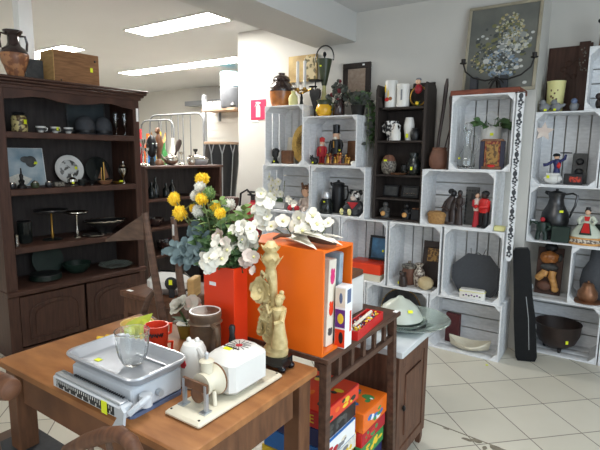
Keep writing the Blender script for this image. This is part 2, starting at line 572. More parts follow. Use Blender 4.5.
# a panel of the same kind over the front of the shop, above the picture's edge, and one behind the camera
def panel_lamp(name, loc, sx, sy, power, col, rot=(0, 0, 0)):
    l = bpy.data.lights.new(name, 'AREA')
    l.shape = 'RECTANGLE'
    l.size = sx
    l.size_y = sy
    l.energy = power
    l.color = col
    o = bpy.data.objects.new(name, l)
    COL.objects.link(o)
    o.location = loc
    o.rotation_euler = rot
    return o
panel_lamp('shop_front_lamp', (-0.55, -2.35, 2.5), 1.2, 0.3, 24, (1.0, 0.97, 0.92))
panel_lamp('shop_back_lamp', (-1.5, -5.2, 2.5), 1.2, 0.3, 26, (1.0, 0.97, 0.92))
panel_lamp('shop_window', (2.05, -3.0, 1.5), 2.4, 3.4, 105, (0.72, 0.86, 1.0), rot=(0, R(90), 0))
w = bpy.data.worlds.new('daylight')
scene.world = w
w.use_nodes = True
bg = w.node_tree.nodes['Background']
bg.inputs[0].default_value = (0.86, 0.93, 1.0, 1)
bg.inputs[1].default_value = 1.0
def pcol(n, c):
    return mat('paint_' + n, c, .6)
# ------------------------------------------------------------------ white crates
def crate_parts(kind, root):
    W, Hh = (0.5, 0.4) if kind == 'wide' else (0.4, 0.5)
    D, t = 0.30, 0.010
    gp = 0.009
    # back: slats run along the long side
    b = G()
    n = 4
    if kind == 'wide':
        sh = (Hh - 2 * t - (n - 1) * gp) / n
        for k in range(n):
            z = t + k * (sh + gp)
            b.bx(-W / 2 + 0.001, W / 2 - 0.001, D - t, D, z, z + sh)
    else:
        n = 5
        sh = (W - 2 * t - (n - 1) * gp) / n
        for k in range(n):
            x = -W / 2 + t + k * (sh + gp)
            b.bx(x, x + sh, D - t, D, 0.001, Hh - 0.001)
    b.ob('back_panel', 'crate', root)
    def boards(a0, a1, horizontal, z0, z1, x0, x1):
        q = G()
        m = 3
        d = (D - t - (m - 1) * gp) / m
        for k in range(m):
            y = k * (d + gp)
            q.bx(x0, x1, y, y + d, z0, z1, ch=0.0012)
        return q
    boards(0, 0, 0, 0, t, -W / 2, W / 2).ob('bottom_panel', 'crate', root)
    boards(0, 0, 0, Hh - t, Hh, -W / 2, W / 2).ob('top_panel', 'crate', root)
    boards(0, 0, 0, t, Hh - t, -W / 2, -W / 2 + t).ob('side_panel', 'crate', root)
    boards(0, 0, 0, t, Hh - t, W / 2 - t, W / 2).ob('side_panel', 'crate', root)
    c = 0.042
    for sx in (-1, 1):
        for sz in (0, 1):
            x = sx * (W / 2 - t)
            z = t if sz == 0 else Hh - t
            p = [(x, z), (x - sx * c, z), (x, z + (c if sz == 0 else -c))]
            if sx * (1 if sz == 0 else -1) > 0:
                p = p[::-1]
            G().prism(p, 0.004, D - t).ob('corner_post', 'crate', root)
protos = {}
def crate(kind, x0, z, label, y=0.0, grp='white fruit crates stacked as shelving along the wall'):
    W = 0.5 if kind == 'wide' else 0.4
    loc = (x0 + W / 2, y, z)
    if kind in protos:
        return dup(protos[kind], loc, 0, label, grp)
    t = thing('slatted_crate', label, 'crate', loc, 0, grp)
    crate_parts(kind, t)
    protos[kind] = t
    return t
crate('tall', -2.655, 1.3, 'white upright crate holding the oval plate, topmost at the left end of the wall')
crate('wide', -2.255, 1.3, 'white crate holding the two nutcracker soldiers')
crate('wide', -2.680, 0.9, 'white crate with the potted orchid, under the leftmost upright crate')
crate('wide', -2.172, 0.9, 'white crate holding the tall black pot and the seated spotted cow')
crate('tall', -2.70, 0.4, 'white upright crate under the crate with the orchid, behind the bouquet')
crate('tall', -2.285, 0.4, 'white upright crate under the black pot crate, behind the orange box')
crate('tall', -1.876, 0.4, 'white upright crate holding the red and cream box')
crate('tall', -1.459, 0.4, 'white upright crate holding the dark icon panel and the gourd')
crate('tall', -1.042, 0.4, 'white upright crate holding the black octagonal tray')
crate('wide', -1.122, 0.0, 'white crate on the floor holding the boat-shaped dish')
crate('wide', -1.632, 0.0, 'white crate on the floor behind the cabinet with the marble top')
crate('wide', -2.142, 0.0, 'white crate on the floor behind the slatted games shelf')
crate('wide', -2.652, 0.0, 'white crate on the floor at the left end of the wall')
crate('wide', -1.222, 0.9, 'white crate holding the dark couple and the red figures')
crate('tall', -1.037, 1.3, 'white upright crate holding the green plant and glass jug')
crate('tall', -0.567, 1.2, 'white upright crate with a pink star hanging in it', 0.35)
crate('wide', -0.565, 0.8, 'white crate holding the pewter jug and the lady in a wide skirt', 0.35)
crate('wide', -0.275, 0.4, 'white crate holding the copper pot, right of the bear panel', 0.35)
crate('wide', -0.565, 0.0, 'white crate on the floor holding the dark cauldron', 0.35)
crate('wide', -0.282, 1.7, 'white crate at the top right, standing on the crate with the star', 0.35)
crate('tall', -0.160, 1.2, 'white upright crate at the right edge beside the crate with the star', 0.35)
crate('wide', -0.058, 0.8, 'white crate at the right edge beside the lady in a wide skirt', 0.35)
crate('wide', -0.058, 0.0, 'white crate on the floor at the right edge beside the cauldron crate', 0.35)

# ------------------------------------------------------------------ small makers
def frame_picture(name, label, cat, loc, w, h, fw_, fm, pm, rx=0.0, rz=0.0, t=0.018, mount=None, group=None):
    r = thing(name, label, cat, loc, 0, group, rot=(rx, 0, rz))
    f = G()
    f.bx(-w / 2, w / 2, 0, t, 0, fw_, ch=0.003).bx(-w / 2, w / 2, 0, t, h - fw_, h, ch=0.003)
    f.bx(-w / 2, -w / 2 + fw_, 0.0005, t, fw_, h - fw_, ch=0.003).bx(w / 2 - fw_, w / 2, 0.0005, t, fw_, h - fw_, ch=0.003)
    f.ob('frame', fm, r)
    G().bx(-w / 2 + fw_ * .9, w / 2 - fw_ * .9, t * .45, t * .8, fw_ * .9, h - fw_ * .9).ob('picture', pm, r)
    return r

def lathe_thing(name, label, cat, loc, prof, m, n=28, group=None, rz=0, sx=1, sy=1):
    o = G().lathe(prof, n=n, sx=sx, sy=sy).ob(name, m, None, loc, rz)
    return tag(o, label, cat, group)

def box_thing(name, label, cat, loc, d, m, rz=0, ch=0.003, group=None, rot=None):
    o = G().box((0, 0, d[2] / 2), d, ch=ch).ob(name, m, None, loc, rz, rot=rot)
    return tag(o, label, cat, group)

def person_figure(name, label, cat, loc, h, robe, skin, hair, rz=0.0, rad=0.16, arms=True, hat=None, group=None, lean=0.0, slim=1.0):
    """small standing figurine: robe body, head, hair, arms"""
    t = thing(name, label, cat, loc, rz, group)
    k = h
    sh = Matrix.Identity(4)
    sh[0][2] = lean
    b = G().lathe([(0.0, 0), (rad * k, 0), (rad * k, .02 * k), (rad * .8 * k * slim, .2 * k), (rad * .62 * k * slim, .5 * k), (rad * .8 * k * slim, .7 * k), (rad * .85 * k * slim, .78 * k), (rad * .3 * k, .84 * k), (0, .85 * k)], n=16, T=sh, sy=.75)
    if arms:
        for s in (-1, 1):
            b.tube([sh @ Vector((s * rad * .8 * k, 0, .78 * k)), sh @ Vector((s * rad * 1.0 * k, -.02 * k, .62 * k)), sh @ Vector((s * rad * .45 * k, -rad * .8 * k, .55 * k))], [.045 * k, .042 * k, .03 * k], 8)
    b.ob('body', robe, t)
    G().sph(sh @ Vector((0, 0, .91 * k)), (.065 * k, .068 * k, .085 * k), 12).sph(sh @ Vector((0, -.068 * k, .90 * k)), .013 * k, 6).ob('head', skin, t)
    if hat:
        G().lathe([(.075 * k, 0), (.08 * k, .005 * k), (.07 * k, .02 * k), (.07 * k, .1 * k), (0, .105 * k)], c=sh @ Vector((0, 0, .95 * k)), n=14).ob('hat', hat, t)
    elif hair:
        G().sph(sh @ Vector((0, .012 * k, .935 * k)), (.073 * k, .07 * k, .078 * k), 12).ob('hair', hair, t)
    return t

# ------------------------------------------------------------------ crate 1 contents
Z1 = 1.311
t = thing('african_head_bust', 'small black head bust in the leftmost upright crate', 'bust', (-2.585, 0.06, Z1))
G().lathe([(.0, 0), (.032, 0), (.034, .012), (.018, .03), (.016, .055), (0, .06)], n=14).ob('base', 'black', t)
G().sph((0, 0, .088), (.030, .034, .042), 14).sph((0, -.036, .082), .008, 8).sph((0, -.03, .068), (.014, .01, .006), 8).sph((0, .006, .108), (.033, .034, .026), 12, bumpy=.15).ob('head', 'black', t)
sticker(t, (.012, -.035, .02))
tag(G().box((0, 0, .058), (.105, .05, .116), ch=.006).box((0, -.026, .06), (.07, .004, .07)).ob('wooden_block', 'browncarve', None, (-2.475, .09, Z1)), 'brown wooden block with a raised panel beside the black bust', 'wooden block')
tag(G().box((0, 0, .118), (.10, .012, .236), ch=.003).ob('cutting_board', 'paper', None, (-2.545, .235, Z1), rot=(R(-8), 0, 0)), 'cream board leaning at the back of the leftmost upright crate', 'board')
t = thing('oval_plate', 'oval gilt-rimmed plate with dark face leaning in the leftmost upright crate', 'plate', (-2.385, .20, Z1), rot=(R(-10), 0, R(20)))
TT = Matrix.Translation((0, 0, .175)) @ Matrix.Rotation(R(90), 4, 'X')
G().lathe([(0, 0), (.07, .004), (.074, .0), (.07, .012), (0, .012)], T=TT, sx=1.0, sy=1.6, n=36).ob('face', 'icongold', t)
G().lathe([(.068, -.004), (.086, .008), (.104, .012), (.106, .018), (.068, .012)], T=TT, sx=1.0, sy=1.63, n=36).ob('rim', 'brass2', t)

# ------------------------------------------------------------------ on top of crates 1 and 2
t = thing('ceramic_jar', 'dark brown glazed jar with amber lower half and lid on the leftmost crate', 'jar', (-2.565, .12, 1.8))
G().lathe([(0, 0), (.08, 0), (.092, .03), (.101, .08), (.103, .13), (.0, .131)], n=28).ob('lower_body', 'amberglaze', t)
G().lathe([(.103, .128), (.104, .135), (.102, .16), (.09, .192), (.074, .21), (.07, .216), (.0, .217)], n=28).ob('shoulder', 'browngloss', t)
G().lathe([(.0, .216), (.074, .216), (.078, .226), (.068, .25), (.04, .266), (.03, .27), (.03, .286), (.0, .29)], n=24).ob('lid', 'browngloss', t)
lathe_thing('bottle', 'small cream bottle in front of the candles on the leftmost crate', 'bottle', (-2.39, .05, 1.8), [(0, 0), (.034, 0), (.04, .02), (.04, .06), (.03, .082), (.017, .095), (.017, .112), (.021, .118), (.0, .12)], 'paleyellow')
t = thing('candle_holder', 'brass and dark twin candle holder on the leftmost crate', 'candle holder', (-2.375, .15, 1.8))
G().lathe([(0, 0), (.06, 0), (.06, .008), (.016, .02), (.01, .05), (.014, .07), (.008, .09), (.008, .12), (0, .12)], n=18).ob('foot', 'iron', t)
G().tube([(-.044, 0, .132), (-.03, 0, .112), (0, 0, .105), (.02, 0, .112), (.032, 0, .132)], .007, 8).tube([(-.1, 0, .155), (-.05, 0, .145)], .006).tube([(.03, 0, .12), (.08, 0, .13), (.115, 0, .15)], .007).ob('arm', 'brass', t)
for x in (-.042, .03):
    G().lathe([(0, 0), (.026, .004), (.03, .014), (.016, .014), (.016, .03), (.0, .03)], c=(x, 0, .125), n=16).ob('cup', 'brass', t)
G().lathe([(0, 0), (.034, .003), (.038, .01), (0, .01)], c=(.115, 0, .15), n=16).ob('drip_tray', 'iron', t)
G().lathe([(0, 0), (.032, .003), (.036, .01), (0, .01)], c=(-.1, 0, .155), n=16).ob('drip_tray', 'white', t)
for i, x in enumerate((-.042, .03)):
    tag(G().cyl((0, 0, 0), .0145, .232, 14, r2=.013).tube([(0, 0, .23), (.001, 0, .242)], .0015, 5).ob('candle', 'white', None, (-2.375 + x, .15, 1.9405)),
        ('tall white candle, left one of the pair on the twin holder', 'tall white candle, right one of the pair on the twin holder')[i], 'candle', 'white candles on the twin holder')
t = thing('heart_ornament', 'dark heart-shaped metal ornament on a rod beside the candles', 'ornament', (-2.235, .15, 1.7))
G().lathe([(0, 0), (.04, 0), (.04, .006), (.008, .014), (.005, .3), (0, .3)], n=12).ob('rod', 'iron', t)
G().prism([(0, .06), (.022, .11), (.05, .19), (.05, .225), (.03, .24), (0, .225), (-.03, .24), (-.05, .225), (-.05, .19), (-.022, .11)], -.012, .012).ob('heart', 'pewter', t)
G().lathe([(.0, .296), (.055, .298), (.062, .308), (.0, .308)], n=18).ob('dish', 'iron', t)
t = thing('wall_picture', 'golden landscape picture on the white wall behind the candles', 'picture', (-2.47, .299, 2.03))
G().bx(-.15, .15, .0, .018, 0, .225).ob('canvas', mat('golden_landscape', (216, 190, 128), .5, rgb2=(150, 118, 62), scale=7), t)
g = G()
random.seed(3)
for k in range(26):
    x = random.uniform(.02, .14)
    z = random.uniform(.02, .2)
    g.sph((x, -.001, z), (random.uniform(.008, .02), .002, random.uniform(.008, .025)), 7, random.choice((0, 1, 2)))
g.bx(.02, .14, -.0008, .0, .02, .2, 1)
g.ob('painted_figures', [pcol('dun', (126, 102, 70)), pcol('pale', (196, 180, 140)), pcol('moss', (104, 96, 62))], t)
t = thing('ceramic_jug', 'yellow glazed jug with dark green collar on the nutcracker crate', 'jug', (-2.115, .10, 1.7))
G().lathe([(0, 0), (.040, 0), (.060, .02), (.070, .048), (.069, .07), (.058, .096), (.0, .097)], n=24).ob('body', 'yellowglaze', t)
G().lathe([(.058, .094), (.056, .105), (.056, .118), (.066, .132), (.056, .132), (.05, .11), (0, .11)], n=24).ob('collar', 'greenglaze', t)
G().tube([(.058, 0, .115), (.085, 0, .1), (.082, 0, .065), (.068, 0, .05)], .008, 8).ob('handle', 'greenglaze', t)
sticker(t, (-.03, -.069, .05), R(-20))
t = thing('cone_vase', 'tall dark cone vase with hoop handle on a pale stem, behind the yellow jug', 'vase', (-2.19, .215, 1.7))
G().lathe([(0, 0), (.036, 0), (.036, .012), (.02, .03), (.024, .16), (.018, .22), (.014, .27), (0, .27)], n=18).ob('stem', 'paleyellow', t)
G().lathe([(.0, .265), (.02, .268), (.026, .29), (.064, .47), (.066, .48), (.03, .482), (.0, .49)], n=24).ob('cone', 'greenglaze', t)
G().lathe([(.006, .485), (.006, .5), (.016, .515), (.012, .535), (0, .545)], n=12).ob('finial', 'black', t)
G().tube(arc(0, .49, .088, -15, 195, 18, rz=.10), .006, 8).ob('hoop_handle', 'pewter', t)
sticker(t, (0, -.06, .42))
# dried flowers in a dark vase
t = thing('dried_flower_vase', 'dark vase of dried grey and red flowers beside the yellow jug', 'flower vase', (-2.00, .14, 1.7))
G().lathe([(0, 0), (.04, 0), (.05, .02), (.05, .1), (.03, .14), (.036, .15), (0, .148)], n=18).ob('vase', 'browngloss', t)
g = G()
random.seed(11)
for k in range(60):
    a = random.uniform(0, 2 * PI)
    r = random.uniform(0, .10)
    z = .14 + random.uniform(.0, .15) - r * .6
    g.sph((r * math.cos(a), r * math.sin(a) * .8, z), random.uniform(.012, .024), 8, random.choice((0, 0, 0, 1, 2)), bumpy=.3)
    if k % 3 == 0:
        g.tube([(0, 0, .14), (r * .6 * math.cos(a), r * .6 * math.sin(a), z)], .002, 5, 0)
g.ob('dried_blooms', ['darkleaf', mat('dried_maroon', (112, 44, 48), .8), 'speckjar'], t)
# trailing plant
t = thing('trailing_plant', 'dark green trailing plant hanging over the right end of the nutcracker crate', 'plant', (-1.83, .15, 1.7))
G().lathe([(0, 0), (.045, 0), (.058, .08), (.062, .085), (.05, .085), (0, .07)], n=18).ob('pot', 'iron', t)
for k in range(22):
    a = random.uniform(-.7, 1.2) if k < 9 else random.uniform(0, 6.2)
    if k < 9:
        ln = random.uniform(.2, .36)
        pts = [(0, 0, .08), (.06 * math.cos(a), .06 * math.sin(a) - .02, .17), (.105, .05 * math.sin(a), .08), (.112, .06 * math.sin(a), -.05), (.106 + .01 * math.sin(k), .09 * math.sin(a), .05 - ln)]
    else:
        pts = [(0, 0, .08), (.05 * math.cos(a), .05 * math.sin(a), .13), (.105 * math.cos(a), .08 * math.sin(a), .12 + .08 * random.random())]
    g = G().tube(pts, .0025, 5, 1)
    for j in range(len(pts) - 1):
        for q in range(4):
            p = Vector(pts[j]).lerp(Vector(pts[j + 1]), q / 4)
            g.leaf(p, (random.uniform(-.6, 1), random.uniform(-1, .6), random.uniform(-.7, .5)), .042, .032, 0, up=(.2, -1, .3))
    g.ob('vine', [('leaf', 'darkleaf')[k % 2], 'stem'], t)
frame_picture('framed_sampler', 'small square dark-framed embroidered picture on the wall above the trailing plant', 'picture', (-1.933, .299, 1.868), .255, .275, .045, 'blackwood', 'sampler', t=.02)
sticker(bpy.data.objects['framed_sampler'], (.065, -.001, .255), w=.02, h=.012, m='whitetag')

# ------------------------------------------------------------------ nutcracker crate
def nutcracker(label, loc, h, coat, trousers, hat, tall):
    t = thing('nutcracker', label, 'nutcracker', loc, 0, 'nutcracker soldiers')
    k = h
    G().lathe([(0, 0), (.15 * k, 0), (.15 * k, .05 * k), (0, .05 * k)], n=18).ob('base', 'brass', t)
    for s in (-1, 1):
        G().cyl((s * .06 * k, 0, .05 * k), .05 * k, .22 * k, 12).sph((s * .06 * k, -.025 * k, .07 * k), (.055 * k, .08 * k, .03 * k), 10).ob('leg', trousers, t)
    G().lathe([(0, .26 * k), (.12 * k, .26 * k), (.12 * k, .34 * k), (.10 * k, .42 * k), (.125 * k, .55 * k), (.11 * k, .62 * k), (.05 * k, .64 * k), (0, .64 * k)], n=16).ob('coat', coat, t)
    for s in (-1, 1):
        G().tube([(s * .12 * k, 0, .59 * k), (s * .16 * k, -.01 * k, .48 * k), (s * .15 * k, -.04 * k, .33 * k)], [.05 * k, .045 * k, .04 * k], 10).sph((s * .15 * k, -.05 * k, .3 * k), .04 * k, 8).ob('arm', coat, t)
    G().cyl((0, 0, .63 * k), .085 * k, .15 * k, 14).sph((0, -.09 * k, .70 * k), .02 * k, 8).ob('head', 'skin', t)
    G().sph((0, -.07 * k, .63 * k), (.06 * k, .03 * k, .075 * k), 10).sph((0, .03 * k, .72 * k), (.1 * k, .08 * k, .075 * k), 10).ob('beard', 'whitepom', t)
    G().lathe([(.1 * k, .77 * k), (.1 * k, .785 * k), (.085 * k, .79 * k), (.095 * k, (.98 if tall else .9) * k), (.0, (1.0 if tall else .95) * k)], n=16).ob('hat', hat, t)
    G().tube([(.0, -.12 * k, .42 * k), (0, -.125 * k, .58 * k)], .012 * k, 6).ob('buttons', 'gold', t)
    return t
nutcracker('red nutcracker soldier with red cap, the shorter of the two', (-2.165, .16, Z1), .245, 'redcloth', 'redcloth', 'red', False)
q = nutcracker('black-coated nutcracker with tall black hat, the taller of the two', (-2.04, .18, Z1), .335, 'black', 'redcloth', 'blackgloss', True)
sticker(q, (.06, -.05, .12))
tag(G().box((0, 0, .10), (.11, .02, .20), ch=.004).ob('wooden_board', 'copper', None, (-1.925, .262, Z1), rot=(R(-4), 0, 0)), 'reddish brown board leaning behind the taller nutcracker', 'board')
t = thing('figure_group', 'low gilt carved figure group in front of the nutcrackers', 'ornament', (-1.95, .06, Z1))
g = G().box((0, 0, .008), (.235, .07, .016), ch=.004)
g.ob('base', 'browncarve', t)
random.seed(5)
for k in range(9):
    x = -.1 + k * .025
    h = random.uniform(.045, .085)
    G().lathe([(0, 0), (.017, 0), (.014, h * .5), (.016, h * .7), (.004, h * .82), (0, h * .83)], c=(x, random.uniform(-.015, .015), .016), n=10).sph((x, 0, .016 + h * .92), .011, 8).ob('figure', ('brass', 'redgold', 'darkcarve', 'brass')[k % 4], t)
t = thing('animal_figurine', 'small black round animal with yellow sticker at the left front of the nutcracker crate', 'figurine', (-2.165, .045, Z1))
G().sph((0, 0, .03), (.034, .028, .03), 14).sph((-.022, -.008, .052), .018, 10).tube([(-.03, -.01, .066), (-.034, -.01, .078)], .005, 6).tube([(-.016, -.01, .068), (-.014, -.01, .08)], .005, 6).ob('body', 'black', t)
sticker(t, (.0, -.029, .018))
tag(G().sph((0, 0, .018), (.022, .018, .02), 10, bumpy=.2).sph((.02, 0, .012), .012, 8).ob('seashell', 'petal', None, (-1.795, .03, 1.311)), 'small white shell at the right front of the nutcracker crate', 'shell')

# ------------------------------------------------------------------ orchid crate
Z3 = .911
t = thing('potted_orchid', 'white orchid in a white oblong planter in the crate under the oval plate', 'potted plant', (-2.585, .10, Z3))
G().bx(-.09, .09, -.035, .035, 0, .06, ch=.006).ob('planter', 'white', t)
g = G()
for sx in (-.04, .02, .05):
    g.tube([(sx, 0, .05), (sx * 1.3, 0, .15), (sx * 2.2 - .02, -.02, .25)], .003, 6)
g.ob('stem', 'stem', t)
random.seed(21)
for p in ((-.07, -.03, .28), (-.03, -.03, .25), (.0, -.03, .22), (-.05, -.03, .2), (.02, -.04, .17), (.05, -.03, .13), (-.06, -.03, .15), (.03, -.03, .24), (.0, -.05, .12)):
    G().flower(p, (random.uniform(-.4, .4), -1, random.uniform(-.1, .5)), .038, 5, 0, 1).ob('blossom', ['petal', 'paleyellow'], t)
g = G()
for k in range(7):
    g.leaf((-.05 + .016 * k, -.01, .055), (random.uniform(-1, 1), -.4, .8), .07, .026)
g.ob('leaves', 'leaf', t)
t = thing('rag_doll', 'pale pink and brown seated doll at the right of the orchid crate', 'doll', (-2.30, .13, Z3))
G().sph((0, 0, .06), (.05, .04, .06), 12).tube([(-.02, -.02, .03), (-.035, -.07, .02), (-.04, -.1, .015)], [.02, .018, .016], 8).tube([(.025, -.02, .03), (.03, -.07, .02), (.03, -.1, .015)], [.02, .018, .016], 8).tube([(-.04, 0, .1), (-.065, -.02, .06)], .015, 8).tube([(.04, 0, .1), (.05, -.02, .05)], .015, 8).ob('body', 'petalpink', t)
G().sph((0, -.005, .16), (.04, .04, .045), 14).ob('head', 'skin', t)
G().sph((0, .01, .175), (.048, .045, .045), 14, bumpy=.5, freq=60).tube([(-.03, 0, .18), (-.045, 0, .24)], [.014, .01], 8).tube([(.02, 0, .18), (.025, 0, .235)], [.014, .01], 8).ob('hair', 'browncarve', t)
t = thing('fabric_flower_spray', 'white flower spray lying between the orchid and the doll', 'artificial flower', (-2.42, .07, Z3))
G().tube([(-.06, .03, .01), (-.02, 0, .06), (.03, -.01, .05), (.06, -.01, .03)], .004, 6).leaf((-.02, 0, .06), (-.6, .1, .6), .08, .045).leaf((.0, 0, .05), (.2, .3, .9), .07, .04).ob('stem', 'darkleaf', t)
for p in ((.02, -.02, .07), (.06, -.03, .055), (-.01, -.02, .09)):
    G().flower(p, (0, -1, .4), .035, 5, 0).ob('blossom', 'petal', t)
for i, x in enumerate((-2.40, -2.325)):
    tag(G().sph((0, 0, .024), .024, 14).tube([(0, 0, .045), (.004, 0, .058)], .002, 5).ob('red_bauble', 'redcloth', None, (x, .025 if i else .03, Z3)), ('red bauble at the left foot of the doll', 'red bauble at the right front of the orchid crate')[i], 'bauble', 'red baubles in the orchid crate')

# ------------------------------------------------------------------ black pot crate
t = thing('coffee_pot', 'tall black coffee pot with handle in the crate under the nutcrackers', 'coffee pot', (-2.01, .18, Z3))
G().lathe([(0, 0), (.062, 0), (.064, .01), (.052, .2), (.052, .235), (.056, .24), (0, .24)], n=24).ob('body', 'black', t)
G().lathe([(.054, .24), (.05, .25), (.02, .258), (.01, .262), (.012, .272), (0, .275)], n=20).ob('lid', 'black', t)
G().tube([(.05, 0, .225), (.085, 0, .225), (.098, 0, .17), (.085, 0, .12), (.055, 0, .10)], .008, 8).ob('handle', 'black', t)
G().tube([(-.04, 0, .22), (-.065, 0, .235), (-.075, 0, .25)], [.016, .012, .008], 8).ob('spout', 'black', t)
t = thing('glass_decanter', 'dark glass jug with chrome collar and yellow sticker beside the black coffee pot', 'decanter', (-2.06, .07, Z3))
G().lathe([(0, 0), (.055, 0), (.062, .02), (.058, .08), (.034, .13), (.036, .16), (.028, .165), (0, .165)], n=24).ob('body', 'glassdark', t)
G().lathe([(.037, .125), (.04, .13), (.038, .16), (.028, .18), (.012, .185), (0, .186)], n=20).ob('collar', 'chrome', t)
sticker(t, (.01, -.05, .1))
t = thing('cow_figurine', 'seated black and white spotted cow with red scarf in the black pot crate', 'figurine', (-1.80, .10, Z3))
G().sph((0, 0, .06), (.07, .055, .07), 16).tube([(-.05, -.02, .09), (-.075, -.05, .05)], .022, 8).tube([(.05, -.02, .09), (.07, -.05, .05)], .022, 8).ob('body', 'blackmat', t)
G().sph((0, -.005, .155), (.042, .042, .045), 14).ob('head', 'blackwhite', t)
G().sph((0, -.045, .14), (.026, .018, .02), 10).ob('muzzle', 'petalpink', t)
for s in (-1, 1):
    G().sph((s * .04, 0, .185), (.022, .01, .022), 10).ob('ear', 'black', t)
    G().tube([(s * .035, -.03, .025), (s * .06 - .03, -.075, .028)], .02, 8).ob('leg', 'blackmat', t)
    G().sph((s * .035 - .05, -.078, .03), (.018, .012, .028), 10).ob('foot', 'paleyellow', t)
G().prism([(-.05, .11), (.05, .11), (0, .055)], -.06, -.05).ob('scarf', 'redcloth', t)
tag(G().sph((0, 0, .045), .045, 16).cyl((0, 0, .085), .01, .012, 10).ob('glass_ball', 'paleyellow', None, (-1.905, .21, Z3)), 'pale yellow ball ornament behind the spotted cow', 'ball')
# ------------------------------------------------------------------ dark wall cabinet standing on the lower crates
# local frame: x from 0 to .40, front at y = 0
t = thing('wall_shelf', 'tall narrow dark wood shelf between the white crates', 'shelf unit', (-1.640, 0.075, 0.9))
W_, D_ = 0.40, 0.20
for x0, x1 in ((0, .022), (W_ - .022, W_)):
    G().prism([(x0, 0), (x1, 0), (x1, .98), ((x0 + x1) / 2, 1.02), (x0, .98)], 0, D_).ob('side_panel', 'blackwood', t)
G().bx(.022, W_ - .022, D_ - .012, D_, 0, 1.0).ob('back_panel', 'blackwood', t)
for z in (0, .155, .335, .59, .835):
    G().bx(.022, W_ - .022, .004, D_ - .012, z, z + .016, ch=.002).ob('shelf', 'blackwood', t)
G().prism([(0.022, .93), (.022, .835), (.06, .835), (.05, .88), (.04, .93)], .004, .02).ob('corner_bracket', 'blackwood', t)
ZA = .9
X0 = -1.640
# top row
t = thing('spice_canister', 'tall white canister with coloured flower print on the dark shelf', 'canister', (-1.545, .14, ZA + .851))
G().lathe([(0, 0), (.047, 0), (.048, .005), (.047, .195), (.044, .2), (0, .2)], n=24).ob('body', 'white', t)
G().sph((-.012, -.046, .06), (.02, .004, .016), 8, 0).sph((.012, -.046, .065), (.016, .004, .014), 8, 1).sph((-.03, -.038, .14), (.008, .004, .03), 8, 2).sph((-.005, -.047, .1), (.006, .003, .03), 8, 2).ob('flower_print', ['red', 'amberglaze', 'yprint'], t)
t = thing('spice_canister', 'shorter white canister with grey lid and narrow grey lettering on the dark shelf', 'canister', (-1.445, .13, ZA + .851))
G().lathe([(0, 0), (.047, 0), (.048, .005), (.047, .15), (0, .15)], n=24).ob('body', 'white', t)
G().lathe([(.0485, .145), (.049, .165), (.04, .17), (0, .17)], n=24).ob('lid', 'white', t)
G().bx(.0, .012, -.0495, -.046, .05, .125).ob('print', 'grey', t)
t = thing('round_wreath', 'small round wreath with a red doll leaning on the dark shelf', 'wreath', (-1.325, .12, ZA + .851), rot=(R(-6), 0, 0))
G().tube([(.062 * math.cos(a * PI / 12), 0, .075 + .07 * math.sin(a * PI / 12)) for a in range(24)], .006, 8, closed=True).ob('ring', 'brass', t)
G().sph((0, -.012, .125), (.030, .02, .036), 12).ob('body', 'extred', t)
G().sph((-.005, -.015, .175), .02, 10).ob('head', 'skin', t)
G().sph((-.005, -.01, .192), (.022, .02, .014), 10).ob('hat', 'grey', t)
g = G()
for k in range(6):
    g.leaf((0, -.01, .012), (math.cos(k), -.3, math.sin(k) * .5 + .3), .04, .022)
g.sph((0, -.02, .02), .014, 8, 1)
g.ob('leaf_cluster', ['leaf', 'yprint'], t)
tag(G().box((0, 0, .0925), (.17, .012, .185), ch=.002).ob('wooden_plaque', 'blackwood', None, (-1.33, .235, ZA + .851), rot=(R(-5), 0, 0)), 'dark wooden panel leaning behind the small round wreath', 'plaque')
# second row
ZB = ZA + .606
t = thing('spotted_pitcher', 'black and white spotted pitcher with two handles on the dark shelf', 'pitcher', (-1.535, .14, ZB))
G().lathe([(0, 0), (.03, 0), (.028, .02), (.03, .035), (.046, .07), (.05, .11), (.056, .145), (.05, .145), (.04, .11), (0, .1)], n=22).ob('body', 'blackwhite', t)
for s in (-1, 1):
    G().tube([(s * .05, 0, .13), (s * .072, 0, .11), (s * .066, 0, .07), (s * .042, 0, .06)], .006, 8).ob('handle', 'blackwhite', t)
lathe_thing('bottle', 'small white bottle in front of the spotted pitcher', 'bottle', (-1.475, .09, ZB), [(0, 0), (.034, 0), (.038, .01), (.036, .06), (.02, .085), (.012, .1), (.014, .125), (0, .127)], 'white')
q = thing('vase', 'tall plain white vase on the dark shelf', 'vase', (-1.395, .15, ZB))
G().lathe([(0, 0), (.026, 0), (.028, .01), (.04, .09), (.04, .12), (.028, .17), (.024, .17), (.03, .11), (0, .1)], n=22).ob('body', 'white', q)
sticker(q, (0, -.038, .035), w=.02, h=.03)
lathe_thing('vase', 'small black vase beside the tall plain white vase', 'vase', (-1.335, .12, ZB), [(0, 0), (.025, 0), (.036, .03), (.034, .06), (.02, .08), (.024, .09), (0, .085)], 'black')
